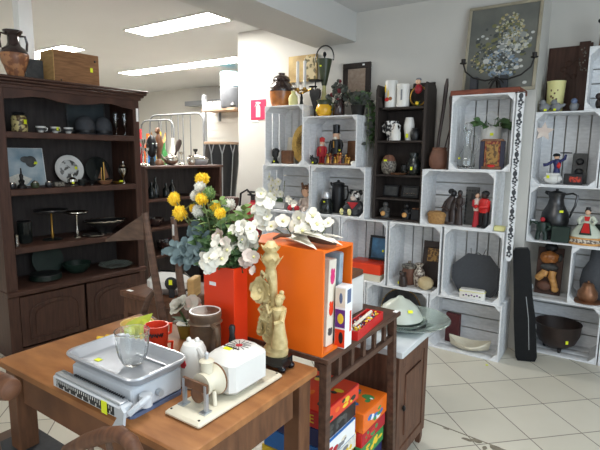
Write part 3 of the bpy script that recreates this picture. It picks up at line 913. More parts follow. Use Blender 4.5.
# third row
ZC = ZA + .351
t = thing('round_jar', 'round speckled grey jar with brown top and yellow sticker on the dark shelf', 'jar', (-1.54, .13, ZC))
G().lathe([(0, 0), (.035, 0), (.055, .03), (.06, .07), (.054, .1), (0, .1)], n=24).ob('body', 'speckjar', t)
G().lathe([(.054, .1), (.045, .125), (.03, .145), (.0, .15)], n=24).ob('lid', 'terracotta', t)
sticker(t, (-.005, -.053, .105), w=.026, h=.014)
lathe_thing('saucer', 'flat brown wooden dish in front of the dark glass pitchers', 'dish', (-1.44, .09, ZC), [(0, 0), (.05, 0), (.065, .012), (.06, .014), (0, .006)], 'copper')
t = thing('glass_pitcher', 'dark glittering glass pitcher with yellow sticker on the dark shelf', 'pitcher', (-1.34, .13, ZC))
G().lathe([(0, 0), (.035, 0), (.055, .04), (.052, .09), (.03, .13), (.036, .165), (.03, .165), (0, .12)], n=22).ob('body', 'glassdark', t)
G().tube([(.034, 0, .15), (.075, 0, .14), (.07, 0, .08), (.05, 0, .05)], .006, 8).ob('handle', 'glassdark', t)
sticker(t, (.005, -.056, .05), w=.016, h=.024)
t = thing('glass_pitcher', 'small dark glass cup with bright rim left of the glittering pitcher', 'cup', (-1.415, .155, ZC))
G().lathe([(0, 0), (.025, 0), (.034, .04), (.03, .075), (.026, .075), (0, .02)], n=18).ob('body', 'glassdark', t)
G().lathe([(.028, .072), (.035, .076), (.03, .08), (.026, .076)], n=18).ob('rim', 'silver', t)
# fourth row frames / figures
ZD = ZA + .171
frame_picture('photo_frame', 'left one of two small black frames on the dark shelf', 'picture frame', (-1.55, .2, ZD), .13, .095, .012, 'black', 'darkgrey', R(-10))
t = frame_picture('photo_frame', 'black frame with a row of white stones, right one of two on the dark shelf', 'picture frame', (-1.39, .2, ZD), .14, .095, .014, 'black', 'darkgrey', R(-10))
g = G()
for k in range(7):
    g.sph((-.045 + k * .015, -.002, .03 + .004 * (k % 2)), .006, 8)
g.ob('stones', 'silver', t)
ZE = ZA + .016
for i, (x, sk, hd) in enumerate(((-1.545, 'darkgrey', 'honey'), (-1.37, 'black', 'honey'))):
    t = thing('gnome_figurine', ('small grey figure holding an orange ball, left in the bottom of the dark shelf', 'small black figure holding an orange pumpkin, right in the bottom of the dark shelf')[i], 'figurine', (x, .11, ZE))
    G().lathe([(0, 0), (.03, 0), (.036, .03), (.028, .07), (.012, .085), (0, .085)], n=16).sph((0, 0, .1), .022, 10).tube([(-.028, 0, .07), (-.036, -.02, .05), (-.01, -.034, .04)], .009, 8).tube([(.028, 0, .07), (.036, -.02, .05), (.01, -.034, .04)], .009, 8).ob('body', sk, t)
    G().sph((0, -.045, .035), (.02, .016, .02), 12).ob('ball', hd, t)
g = thing('jewellery_box', 'dark box with a tangle of copper chain at the bottom of the dark shelf', 'box', (-1.30, .12, ZE))
G().box((0, 0, .04), (.06, .05, .08), ch=.003).ob('box', 'black', g)
G().tube([(.025 * math.cos(k * .9), -.012 + .01 * math.sin(k * 1.7), .084 + .003 * math.sin(k * 2.2)) for k in range(16)], .003, 5).ob('chain', 'copper', g)

# ------------------------------------------------------------------ red box crate
ZL = .411
t = thing('storage_box', 'red and cream flat box in the crate right of the orange box', 'box', (-1.675, .12, ZL))
G().box((0, 0, .0275), (.29, .2, .055), ch=.003).ob('base', 'cream', t)
G().box((0, 0, .095), (.295, .205, .08), ch=.003).ob('lid', 'redlac', t)
q = frame_picture('framed_picture', 'black-framed blue sea picture standing on the red and cream box', 'picture', (-1.622, .19, ZL + .135), .19, .20, .018, 'black', 'seaprint', R(-8))
sticker(q, (.03, -.001, .08), w=.018, h=.018)
# ------------------------------------------------------------------ icon crate
t = frame_picture('wooden_icon', 'dark brown panel with a small pale icon left of the octagonal tray crate', 'icon', (-1.175, .155, ZL), .16, .345, .05, 'terracast', 'terracast', R(-9))
G().bx(-.042, .042, -.004, .004, .19, .29).ob('icon', 'icongold', t)
t = thing('stoneware_jar', 'brown stoneware jar with grey lid beside the dark icon panel', 'jar', (-1.335, .13, ZL))
G().lathe([(0, 0), (.045, 0), (.054, .02), (.056, .09), (.05, .13), (0, .13)], n=24).ob('body', 'terracotta', t)
G().lathe([(.056, .128), (.06, .135), (.058, .15), (.03, .16), (.012, .165), (.012, .18), (0, .182)], n=24).ob('lid', 'speckjar', t)
lathe_thing('vase', 'brown and cream patterned vase between the stoneware jar and the gourd', 'vase', (-1.248, .11, ZL), [(0, 0), (.032, 0), (.035, .01), (.045, .07), (.042, .11), (.022, .14), (.022, .155), (.034, .175), (.028, .178), (.016, .15), (0, .14)], 'patterned')
t = thing('gourd', 'round pale gourd at the front of the icon crate', 'gourd', (-1.172, .045, ZL))
G().sph((0, 0, .05), (.058, .055, .05), 20, bumpy=.08).ob('body', 'bone', t)
G().tube([(0, 0, .098), (.003, 0, .108)], .004, 6).ob('stalk', 'twig', t)
t = thing('elephant_figurine', 'small dark sitting animal with yellow sticker left of the stoneware jar', 'figurine', (-1.345, .035, ZL))
G().lathe([(0, 0), (.03, 0), (.034, .03), (.026, .07), (.014, .085), (0, .085)], n=14).sph((-.004, -.008, .095), (.022, .024, .022), 12).tube([(-.004, -.03, .09), (-.006, -.04, .07), (-.006, -.036, .05)], [.009, .008, .006], 8).sph((-.025, 0, .1), (.005, .014, .016), 8).sph((.018, 0, .1), (.005, .014, .016), 8).ob('body', 'darkcarve', t)
sticker(t, (-.026, -.028, .03), R(-30), w=.012, h=.018)

# ------------------------------------------------------------------ octagon crate
t = thing('octagonal_tray', 'large black eight-sided tray with wire hanger leaning in a white crate', 'tray', (-.845, .115, ZL), rot=(R(-13), 0, 0))
oc = [(-.10, .0), (.12, .0), (.165, .06), (.17, .19), (.08, .295), (-.07, .295), (-.17, .20), (-.165, .10)]
G().prism(oc, 0, .022).ob('body', 'blackmat', t)
inn = [(x * .9, .15 + (z - .15) * .9) for x, z in oc]
G().prism(inn, -.004, .0005).ob('face', 'blackmat', t)
G().tube([(-.05, .01, .294), (-.055, .005, .335)], .002, 5).tube([(.035, .01, .294), (.05, .005, .335)], .002, 5).tube([(-.02, .008, .296), (0, .004, .304), (.02, .008, .296)], .003, 6).ob('hanger', 'iron', t)
t = thing('ceramic_box', 'small white oblong ceramic dish with painted flowers in front of the octagonal tray', 'ceramic box', (-.83, .035, ZL), R(6))
G().prismz([(-.085, -.02), (-.07, -.03), (.07, -.03), (.085, -.02), (.085, .02), (.07, .03), (-.07, .03), (-.085, .02)], 0, .048).ob('body', 'white', t)
G().prismz([(-.088, -.022), (-.072, -.032), (.072, -.032), (.088, -.022), (.088, .022), (.072, .032), (-.072, .032), (-.088, .022)], .049, .053, 1).prismz([(-.08, -.02), (-.066, -.028), (.066, -.028), (.08, -.02), (.08, .02), (.066, .028), (-.066, .028), (-.08, .02)], .053, .064).ob('lid', ['white', 'paleyellow'], t)
g = G()
for k in range(7):
    g.sph((-.055 + .018 * k, -.0305, .022 + .006 * (k % 2)), (.007, .002, .006), 7, k % 2)
g.ob('painted_flowers', ['greenglaze', 'purple'], t)
box_thing('dark_red_book', 'upright dark red book in the floor crate behind the boat-shaped dish', 'book', (-.985, .16, .011), (.105, .035, .225), 'darkred', R(-8))
t = thing('boat_dish', 'pale boat-shaped ceramic dish in the lowest white crate', 'dish', (-.84, .085, .011), R(8))
g = G()
P_ = []
for k in range(13):
    a = -1 + 2 * k / 12
    P_.append((a * .145, .08 * (1 - abs(a) ** 2.2) + .004, .02 + .045 * abs(a) ** 2))
vs, fs = [], []
for (x, wdt, z) in P_:
    vs += [(x, -wdt, z + .03 * (1 if x < 0 else .6)), (x * .9, -wdt * .55, z * .35 + .003), (x * .85, 0, z * .25), (x * .9, wdt * .55, z * .35 + .003), (x, wdt, z + .03 * (1 if x < 0 else .6))]
    vs += [(x * .97, wdt * .93, z + .027), (x * .86, wdt * .5, z * .35 + .011), (x * .82, 0, z * .25 + .008), (x * .86, -wdt * .5, z * .35 + .011), (x * .97, -wdt * .93, z + .027)]
for k in range(12):
    for q in range(10):
        a, b = k * 10 + q, k * 10 + (q + 1) % 10
        fs.append((a, a + 10, b + 10, b))
fs.append(tuple(range(10)))
fs.append(tuple(120 + q for q in range(9, -1, -1)))
g.add(vs, fs)
g.ob('bowl', 'cream', t)
G().sph((0, 0, .004), (.05, .03, .006), 12).ob('foot', 'speckjar', t)
tag(G().box((0, 0, .001), (.016, .018, .001)).ob('price_sticker', 'tag', None, (-.675, -.085, 0.0), R(20)), 'yellow price sticker lying on the floor tiles below the boat-shaped dish', 'sticker')
t = thing('dark_platter', 'dark round platter leaning in the floor crate behind the glass dishes', 'platter', (-1.40, .13, .011), rot=(R(-14), 0, 0))
G().lathe([(0, 0), (.1, 0), (.165, .02), (.168, .028), (.1, .01), (0, .01)], T=Matrix.Translation((0, .0, .17)) @ Matrix.Rotation(R(90), 4, 'X'), n=36).ob('body', 'blackgloss', t)
G().tube(arc(0, .17, .166, 0, 360, 33, y=-.024)[:-1], .004, 6, closed=True).ob('rim', 'brass', t)

# ------------------------------------------------------------------ crate with figures
ZF = .911
t = thing('wicker_box', 'round lidded wicker basket at the left of the crate with the dark couple', 'basket', (-1.125, .09, ZF))
G().lathe([(0, 0), (.062, 0), (.068, .03), (.068, .055), (0, .055)], n=26).ob('body', 'basket', t)
G().lathe([(.072, .053), (.073, .068), (.06, .085), (.0, .092)], n=26).ob('lid', 'basket', t)
t = thing('carved_couple', 'dark carved sculpture of a bending couple embracing, beside the wicker basket', 'sculpture', (-1.035, .10, ZF))
g = G()
g.lathe([(0, 0), (.042, 0), (.04, .02), (0, .02)], n=14, sx=1.1)
g.tube([(-.03, 0, .015), (-.035, 0, .08), (-.01, 0, .16), (.012, 0, .2)], [.034, .034, .032, .02], 12)
g.tube([(.02, .0, .015), (.018, 0, .09), (.012, 0, .15)], [.026, .024, .016], 10)
g.tube([(-.03, -.01, .16), (-.045, -.035, .12), (.0, -.04, .1)], [.014, .013, .01], 8)
g.tube([(.01, .0, .18), (.035, -.025, .15), (.03, -.03, .11)], [.013, .012, .009], 8)
g.ob('body', 'darkcarve', t)
G().sph((.018, -.008, .222), (.022, .024, .026), 12).sph((.0, .0, .235), (.024, .024, .02), 12).ob('head', 'black', t)
person_figure('carved_woman', 'slim dark standing figure between the bending couple and the black tower', 'figurine', (-.972, .09, ZF), .245, 'darkcarve', 'darkcarve', 'black', rad=.12)
t = thing('black_plaque', 'black carved openwork panel standing behind the red figures', 'plaque', (-.905, .14, ZF), rot=(R(-5), 0, 0))
G().bx(-.045, .045, 0, .018, 0, .27, ch=.002).ob('panel', 'darkgrey', t)
g = G().prism([(-.016, .17), (.016, .17), (0, .21)], -.004, 0).bx(-.006, .006, -.004, 0, .2, .225)
for k in range(5):
    g.bx(-.044 + k * .019, -.032 + k * .019, -.004, 0, .238, .25)
for s in (-1, 1):
    for k in range(8):
        g.bx(s * .038 - .006, s * .038 + .006, -.004, 0, .02 + .026 * k, .036 + .026 * k)
g.ob('relief', 'black', t)
person_figure('red_dancer', 'black-haired figure in a long red skirt, left of the two red figures', 'figurine', (-.848, .075, ZF), .24, 'redcloth', 'skin', 'black', rad=.11, rz=R(30))
G().lathe([(0, .11), (.022, .112), (.026, .15), (.026, .185), (.01, .2), (0, .2)], n=14, sy=.8).ob('shawl', 'petalpink', bpy.data.objects['red_dancer'])
t = thing('drummer_figurine', 'figure in a red jacket and black trousers turned to the left', 'figurine', (-.795, .06, ZF), R(-40))
for s in (-1, 1):
    G().tube([(s * .02, 0, .01), (s * .021, 0, .06), (s * .02, 0, .12)], [.018, .02, .022], 10).sph((s * .022, -.012, .008), (.016, .026, .01), 8).ob('leg', 'black', t)
G().lathe([(0, .105), (.04, .105), (.046, .14), (.042, .18), (.03, .2), (0, .205)], n=16, sy=.8).tube([(-.042, 0, .185), (-.055, -.02, .15), (-.02, -.05, .145)], [.016, .015, .011], 8).tube([(.042, 0, .185), (.055, -.02, .15), (.02, -.05, .145)], [.016, .015, .011], 8).ob('jacket', 'red', t)
G().sph((0, -.003, .222), (.022, .024, .026), 12).ob('head', 'darkcarve', t)
G().sph((0, .004, .234), (.028, .028, .022), 12).ob('hair', 'black', t)
box_thing('soap_block', 'pale yellow block lying on the ledge right of the figure crate', 'soap', (-.685, .055, .9), (.068, .05, .036), 'paleyellow', ch=.006)

# ------------------------------------------------------------------ plant crate
ZG = 1.311
t = thing('glass_decanter', 'tall clear glass decanter in the upright crate with the green plant', 'decanter', (-.945, .09, ZG))
G().lathe([(0, 0), (.05, 0), (.06, .02), (.06, .06), (.045, .1), (.024, .14), (.02, .2), (.026, .25), (.03, .262), (.027, .262), (.017, .2), (.02, .145), (.042, .1), (.056, .06), (.055, .022), (.0, .006)], n=28).ob('body', 'glass', t)
G().sph((0, 0, .285), (.026, .026, .03), 12).cyl((0, 0, .24), .016, .03, 12).ob('stopper', 'glass', t)
G().tube([(.026, 0, .24), (.07, 0, .21), (.075, 0, .15), (.05, 0, .09)], .006, 8).ob('handle', 'glass', t)
sticker(t, (-.035, -.045, .07), R(-35))
t = thing('potted_plant', 'green leafy plant in a white tin pot behind the icon stand', 'potted plant', (-.82, .215, ZG))
G().lathe([(0, 0), (.06, 0), (.066, .275), (.070, .287), (.062, .287), (.056, .265), (0, .265)], n=26).ob('pot', 'white', t)
random.seed(31)
g = G()
for k in range(30):
    a = random.uniform(0, 2 * PI)
    el = random.uniform(.1, .9)
    L_ = random.uniform(.04, .09)
    p = Vector((.04 * math.cos(a), .025 * math.sin(a), .275))
    q = p + Vector((math.cos(a) * L_ * (1 - el * .4), math.sin(a) * L_ * .6 - .01, el * .07))
    g.tube([p, q], .0015, 4, 1)
    g.leaf(q, (math.cos(a), math.sin(a) - .4, random.uniform(-.5, .4)), .055, .042, 0, .2, .3, up=(.2, -1, .5))
g.ob('foliage', ['leaf', 'stem'], t)
G().tube(arc(0, .27, .06, 10, 170, 10, y=-.02, rz=.12), .003, 6).ob('handle', 'white', t)
sticker(t, (.02, -.066, .235), w=.022, h=.018)
t = thing('icon_triptych', 'dark blue and gold icon standing at the front of the plant crate', 'icon', (-.765, .045, ZG), R(4))
G().bx(-.05, .05, 0, .02, .0, .19, ch=.003).ob('panel', 'redgold', t)
G().bx(-.036, .036, -.004, .001, .035, .165).ob('image', 'icongold', t)
for s in (-1, 1):
    G().bx(s * .05, s * .078, -.012, .012, 0, .185, ch=.002).ob('wing', mat('wing_blue', (38, 38, 56), .4), t)
G().bx(-.06, .06, -.016, .018, 0.0, .02, ch=.002).sph((0, -.014, .022), (.024, .008, .01), 10, 1).ob('base', ['browncarve', 'red'], t)
G().prism([(-.078, .185), (.078, .185), (.06, .2), (-.06, .2)], -.012, .014).ob('cornice', 'browncarve', t)
# ------------------------------------------------------------------ on top of the plant crate
t = thing('serving_board', 'reddish wooden board lying on the plant crate under the candelabra', 'board', (-.838, .15, 1.8))
G().box((0, 0, .018), (.44, .26, .036), ch=.004).ob('board', 'reddish', t)
t = thing('flower_painting', 'large framed painting of white and blue flowers leaning on the wall', 'painting', (-.80, .195, 1.837), rot=(R(-9), 0, 0))
w_, h_ = .475, .60
f = G()
fwid = .02
f.bx(-w_ / 2, w_ / 2, 0, .02, 0, fwid, ch=.003).bx(-w_ / 2, w_ / 2, 0, .02, h_ - fwid, h_, ch=.003).bx(-w_ / 2, -w_ / 2 + fwid, .0005, .02, fwid, h_ - fwid, ch=.003).bx(w_ / 2 - fwid, w_ / 2, .0005, .02, fwid, h_ - fwid, ch=.003)
f.ob('frame', mat('pale_gilt_frame', (168, 160, 140), .5, rgb2=(140, 132, 112), scale=9), t)
G().bx(-w_ / 2 + .019, w_ / 2 - .019, .008, .014, .019, h_ - .019).ob('canvas', mat('grey_olive_canvas', (112, 112, 104), .6, rgb2=(90, 92, 88), scale=6), t)
random.seed(17)
def daubs(name, mats, n, cx, cz, rx, rz, s0, s1):
    g = G()
    for k in range(n):
        a = random.uniform(0, 2 * PI)
        r = math.sqrt(random.random())
        x, z = cx + rx * r * math.cos(a), cz + rz * r * math.sin(a)
        x = max(-w_ / 2 + .03, min(w_ / 2 - .03, x))
        s = random.uniform(s0, s1)
        g.sph((x, .0075, z), (s, .0012, s * random.uniform(.5, 1.1)), 7, random.randrange(len(mats)))
    return g.ob(name, mats, t)
pc = {n: mat('paint_' + n, c, .6) for n, c in dict(cream=(178, 174, 148), olive=(112, 112, 74), white=(190, 190, 184), blue=(118, 136, 152), dark=(70, 74, 72), straw=(170, 156, 112), grey=(138, 142, 138)).items()}
daubs('painted_leaves', [pc['olive'], pc['dark'], pc['dark']], 130, .0, .28, .18, .2, .006, .018)
daubs('painted_cream_flowers', [pc['cream'], pc['straw'], pc['olive'], pc['grey']], 150, .045, .43, .085, .10, .005, .013)
daubs('painted_white_flowers', [pc['white'], pc['grey'], pc['cream'], pc['grey']], 120, .08, .32, .10, .08, .007, .017)
daubs('painted_small_flowers', [pc['grey'], pc['olive'], pc['straw'], pc['dark']], 130, -.10, .22, .09, .09, .005, .013)
daubs('painted_blue_flowers', [pc['blue'], pc['grey'], pc['blue'], pc['white'], pc['dark']], 150, .01, .18, .11, .10, .006, .016)
for x, z, s in ((-.13, .39, .012), (-.10, .37, .011), (-.16, .375, .008), (-.09, .215, .022), (.13, .2, .014), (.11, .155, .018), (.14, .16, .012), (.19, .38, .012), (.17, .05, .014)):
    G().sph((x, .0065, z), (s, .0014, s * .75), 8).ob('painted_bloom', pc['white'], t)
t = thing('candelabra', 'dark iron candelabra with two long curved arms in front of the flower painting', 'candelabra', (-.785, .105, 1.836))
G().lathe([(0, .06), (.012, .06), (.01, .07), (.016, .08), (0, .09)], n=12).ob('hub', 'iron', t)
for k in range(3):
    a = R(90 + 120 * k)
    G().tube([(0, 0, .07), (.02 * math.cos(a), .02 * math.sin(a), .05), (.04 * math.cos(a), .04 * math.sin(a), .006)], [.007, .007, .006], 8).ob('leg', 'iron', t)
for s in (-1, 1):
    G().tube([(0, 0, .072), (s * .07, 0, .062), (s * .15, 0, .085), (s * .205, 0, .13), (s * .222, 0, .185)], .0055, 8).ob('arm', 'iron', t)
    G().lathe([(.008, .18), (.022, .184), (.024, .19), (.014, .192), (.015, .215), (.011, .215), (.0, .195)], c=(s * .222, 0, 0), n=14).ob('candle_cup', 'iron', t)
G().tube(arc(0, .02, .05, 20, 160, 9, y=0, rz=.05), .004, 6).ob('brace', 'iron', t)
for i, x in enumerate((-.945, -.752)):
    tag(G().lathe([(0, 0), (.03, 0), (.032, .004), (.032, .096), (.028, .1), (0, .1)], n=4, T=Matrix.Rotation(R(45), 4, 'Z')).ob('dark_block', 'blackmat', None, (x, .175 if i else .17, 1.836)), ('black square block on the board, left of the candelabra foot', 'black square block on the board, right of the candelabra foot')[i], 'block', 'black blocks by the candelabra')
# lace ribbon hanging from the crate
g = G()
vs = []
n = 36
for k in range(n + 1):
    z = 1.80 - 1.085 * k / n
    wob = .004 * math.sin(k * .7)
    sc = .021 + .002 * math.sin(k * 2.4)
    if k == n:
        sc = .010
    for q in range(2):
        vs += [(-.604 - sc, -.012 + wob + q * .0025, z), (-.604 + sc, -.006 + wob + q * .0025, z)]
fs = []
for k in range(n):
    o = k * 4
    fs += [(o, o + 1, o + 5, o + 4), (o + 2, o + 6, o + 7, o + 3), (o, o + 4, o + 6, o + 2), (o + 1, o + 3, o + 7, o + 5)]
g.add(vs, fs)
rib = thing('lace_ribbon', 'long white ribbon with black ornaments hanging beside the plant crate', 'ribbon', (0, 0, 0))
g.ob('band', 'crate', rib)
random.seed(9)
orn = G()
for k in range(26):
    z = 1.775 - k * .0405
    wob = .004 * math.sin((1.80 - z) / 1.085 * n * .7)
    kind = k % 3
    y = -.0105 + wob
    if kind == 0:
        orn.sph((-.604, y, z), (.014, .0022, .018), 10)
        orn.sph((-.604, y, z - .022), (.007, .002, .008), 8)
    elif kind == 1:
        for a in range(5):
            orn.sph((-.604 + .012 * math.cos(a * 1.256), y, z + .014 * math.sin(a * 1.256)), (.0075, .002, .008), 7)
    else:
        orn.tube([(-.615, y, z + .02), (-.595, y, z + .008), (-.613, y, z - .008), (-.596, y, z - .022)], .0045, 6)
orn.ob('ornaments', 'blackmat', rib)
G().tube([(-.640, -.006, 1.795), (-.604, -.014, 1.797), (-.575, -.004, 1.795)], .003, 6).ob('cord', 'iron', rib)

# brown pot with long sticks beside the dark shelf, on the figure crate
t = thing('clay_pot', 'dark brown clay pot standing on the figure crate beside the dark shelf', 'pot', (-1.15, .13, 1.3))
G().lathe([(0, 0), (.05, 0), (.068, .03), (.072, .07), (.06, .12), (.05, .14), (.054, .155), (.046, .155), (.044, .13), (.055, .08), (0, .02)], n=26).ob('body', 'terracotta', t)
sk = tag(G().tube([(-.02, 0, .0), (-.008, 0, .2), (.012, 0, .38), (.026, 0, .56), (.030, 0, .61)], [.010, .012, .013, .016, .008], 8).ob('carved_stick', 'darkcarve', None, (-1.15, .13, 1.325)), 'long dark gnarled stick standing in the brown clay pot', 'stick')
tag(G().tube([(0, 0, 0), (.04, 0, .10), (.075, 0, .27)], [.007, .006, .004], 8).ob('thin_stick', 'darkcarve', None, (-1.152, .115, 1.325)), 'short thin dark stick leaning out of the brown clay pot', 'stick')
tag(G().lathe([(0, 0), (.012, 0), (.011, .02), (.007, .3), (.012, .44), (.02, .49), (.012, .53), (0, .535)], n=12).ob('wooden_ladle', 'darkcarve', None, (-1.064, .075, 1.3)), 'short dark carved stick beside the left edge of the plant crate', 'stick')

# ------------------------------------------------------------------ black instrument case leaning on the wall end
t = thing('instrument_case', 'tall narrow black leather case leaning beside the right crates', 'case', (-.475, .17, 0.004), rot=(R(-3), R(-6), R(12)))
prof = [(-.055, 0), (.055, 0), (.068, .03), (.068, .30), (.055, .45), (.05, .76), (.04, .78), (-.04, .78), (-.055, .76), (-.062, .45), (-.068, .30), (-.068, .03)]
G().prism(prof, -.045, .0).ob('lid', 'caseblack', t)
G().prism([(x * .98, z * .995 + .001) for x, z in prof], .003, .045).ob('body', 'caseblack', t)
G().bx(.066, .072, -.012, .012, .22, .25).bx(.056, .062, -.012, .012, .5, .53).ob('clasp', 'steel', t)
G().tube([(.02, -.046, .08), (.024, -.05, .3), (.015, -.05, .45)], .0025, 6).ob('trim_cord', 'steel', t)

# ------------------------------------------------------------------ right-hand crates: contents
ZH = 1.211
t = thing('hanging_star', 'flat pale pink star hanging in the upper right crate', 'star', (-.515, .40, 1.57), rot=(0, R(4), 0))
st = []
for k in range(10):
    a = R(90 + 36 * k)
    r = .066 if k % 2 == 0 else .031
    st.append((r * math.cos(a), r * math.sin(a)))
G().prism(st[::-1], 0, .012).ob('star_board', 'petalpink', t)
G().tube([(0, .006, .06), (0, .006, .12)], .001, 5).ob('string', 'white', t)
t = thing('rider_figurine', 'blue and red figurine with a black flat hat on the white rock', 'figurine', (-.42, .45, ZH + .074))
G().lathe([(0, 0), (.022, 0), (.018, .04), (.026, .07), (.02, .095), (0, .1)], n=12).tube([(-.02, 0, .085), (-.06, -.01, .06), (-.085, -.01, .055)], [.011, .01, .012], 8).tube([(.02, 0, .085), (.045, -.01, .1), (.05, -.01, .13)], [.011, .01, .008], 8).ob('body', 'navy', t)
G().sph((.012, -.018, .055), (.014, .01, .022), 8).ob('sash', 'red', t)
G().sph((-.005, 0, .112), .018, 10).ob('head', 'skin', t)
G().sph((-.008, .0, .124), (.024, .022, .014), 10).ob('hair', 'black', t)
G().lathe([(0, 0), (.036, .002), (.038, .008), (0, .012)], c=(.05, -.01, .135), n=16).ob('plate', 'black', t)
t = thing('white_rock', 'white stone piece with yellow sticker under the small blue figurine', 'stone', (-.44, .44, ZH))
G().sph((0, 0, .036), (.062, .045, .039), 16, bumpy=.25, freq=25).sph((.038, -.012, .038), (.02, .03, .028), 8, bumpy=.3).box((0, 0, .068), (.085, .05, .016), ch=.004).ob('stone', 'white', t)
sticker(t, (-.024, -.047, .05), R(-10), w=.018, h=.02)
t = thing('relief_plaque', 'grey upright plaque with two dark oval reliefs in the upper right crate', 'plaque', (-.292, .545, ZH), rot=(R(-7), 0, 0))
G().bx(-.046, .046, 0, .022, 0, .215, ch=.004).ob('plate', 'darkgrey', t)
G().sph((0, -.002, .155), (.026, .010, .024), 14).sph((0, -.002, .085), (.028, .010, .024), 14).ob('relief', 'black', t)
t = thing('gift_box', 'small black box with red front lettering panel in front of the grey plaque', 'box', (-.312, .44, ZH))
G().box((0, 0, .037), (.115, .05, .074), ch=.003).ob('box', 'black', t)
G().bx(-.025, .05, -.0265, -.024, .018, .055).ob('label_panel', mat('red_orange_label', (196, 62, 40), .5, rgb2=(90, 30, 28), scale=90, sharp=True), t)
ZI = .811
t = thing('pewter_jug', 'large dark pewter jug with tall curved handle', 'jug', (-.41, .50, ZI))
G().lathe([(0, 0), (.05, 0), (.055, .012), (.045, .03), (.075, .08), (.092, .14), (.086, .19), (.055, .25), (.046, .29), (.058, .335), (.052, .337), (.038, .29), (0, .25)], n=32).ob('body', 'pewter', t)
G().tube([(.05, 0, .325), (.1, 0, .335), (.128, 0, .32), (.12, 0, .25), (.1, 0, .2), (.09, 0, .16)], [.006, .007, .008, .008, .007, .006], 8).ob('handle', 'pewter', t)
G().tube([(-.04, 0, .325), (-.075, 0, .338)], [.018, .01], 10).ob('spout', 'pewter', t)
G().lathe([(.05, .334), (.03, .345), (.008, .35), (.01, .362), (0, .364)], n=20).ob('lid', 'pewter', t)
sticker(t, (.045, -.072, .21), R(30), w=.026, h=.016)
t = thing('figurine', 'dark green figure with raised arm in front of the pewter jug', 'figurine', (-.475, .405, ZI))
for s in (-1, 1):
    G().tube([(s * .025, 0, .004), (s * .024, 0, .04), (s * .016, 0, .075)], [.016, .014, .018], 8).ob('leg', 'darkgreen', t)
G().lathe([(0, .06), (.034, .065), (.038, .1), (.03, .128), (0, .132)], n=14, sy=.8).ob('body', 'darkgreen', t)
G().tube([(-.032, 0, .12), (-.058, -.01, .135), (-.075, -.01, .13), (-.085, -.01, .10)], [.012, .011, .011, .01], 8).tube([(.032, 0, .12), (.055, -.02, .10), (.04, -.035, .08)], [.012, .011, .01], 8).sph((0, 0, .122), (.034, .014, .012), 8).ob('arms', 'darkgreen', t)
G().sph((0, 0, .148), .017, 12).ob('head', 'redcloth', t)
G().sph((-.06, -.012, .14), (.018, .01, .008), 8).ob('glove', 'scalegrey', t)
box_thing('green_tin', 'low dark green tin between the green figure and the lady', 'tin', (-.355, .41, ZI), (.11, .07, .11), 'darkgreen', ch=.004)
t = thing('lady_figurine', 'lady figurine in a wide pale skirt with a red apron', 'figurine', (-.205, .42, ZI))
G().lathe([(0, 0), (.098, 0), (.104, .012), (.098, .045), (.094, .05), (0, .05)], n=26, sy=.75).ob('basket_base', 'honey', t)
G().lathe([(.09, .048), (.096, .055), (.084, .09), (.05, .13), (.022, .155), (.026, .175), (.03, .19), (.012, .2), (0, .2)], n=24, sy=.75).tube([(-.028, 0, .188), (-.05, -.02, .16), (-.038, -.04, .145)], [.013, .013, .01], 8).tube([(.028, 0, .188), (.05, -.02, .16), (.038, -.04, .145)], [.013, .013, .01], 8).ob('dress', mat('pale_green_dress', (206, 212, 194), .5), t)
G().lathe([(.099, .012), (.106, .02), (.1, .034), (.097, .04)], n=26, sy=.77).ob('hem', 'patterned', t)
TT = Matrix.Translation((0, -.062, .105)) @ Matrix.Rotation(R(-36), 4, 'X')
G().prism([(-.018, .05), (.018, .05), (.036, -.036), (-.036, -.036)], -.004, .004, T=TT).ob('apron_border', 'darkgreen', t)
G().prism([(-.014, .048), (.014, .048), (.026, -.026), (-.026, -.026)], -.008, .0, T=TT).ob('apron', 'red', t)
G().prism([(-.012, .162), (.012, .162), (.018, .192), (-.018, .192)], -.028, -.02).ob('bodice', 'red', t)
G().sph((0, -.003, .218), (.017, .018, .02), 12).ob('head', 'skin', t)
G().sph((0, .004, .226), (.02, .019, .018), 12).cyl((0, 0, .235), .014, .018, 12).ob('hair', 'black', t)
tag(G().lathe([(0, 0), (.06, 0), (.095, .055), (.098, .12), (.092, .12), (.08, .05), (0, .01)], n=26, sx=1.1, sy=.6).ob('green_bowl', 'darkgreen', None, (-.165, .56, ZI)), 'dark green bowl behind the lady in the wide skirt', 'bowl')
# bear panel standing on the floor crate, left of the copper pot crate
t = thing('bear_plaque', 'dark wooden panel with honey-coloured carved bear reliefs below the pewter jug', 'plaque', (-.42, .50, .4), rot=(R(-12), 0, 0))
G().bx(-.085, .085, 0, .02, 0, .345, ch=.004).ob('panel', 'darkwood', t)
G().sph((0, -.01, .345), (.045, .03, .035), 14).ob('hat', 'black', t)
G().sph((-.005, -.02, .27), (.065, .03, .045), 16, bumpy=.25).sph((-.03, -.04, .275), (.022, .02, .018), 10).sph((.02, -.03, .262), (.026, .024, .02), 10).ob('head_carving', 'amberglaze', t)
G().sph((.062, -.015, .275), (.018, .014, .03), 10).ob('ear_carving', 'darkgrey', t)
G().tube([(-.07, -.02, .11), (-.05, -.03, .13), (-.025, -.035, .165)], [.024, .026, .022], 10).tube([(-.02, -.03, .17), (-.03, -.035, .13)], [.024, .02], 10).ob('left_limb', 'honey', t)
G().tube([(.03, -.03, .17), (.025, -.035, .13), (.05, -.03, .06)], [.026, .026, .022], 10).sph((.052, -.03, .045), (.026, .02, .024), 10).ob('right_limb', 'honey', t)
G().sph((0, -.012, .2), (.06, .02, .028), 12).ob('scarf_carving', 'darkgrey', t)
G().sph((-.02, -.012, .06), (.05, .02, .035), 12).ob('base_carving', 'terracotta', t)
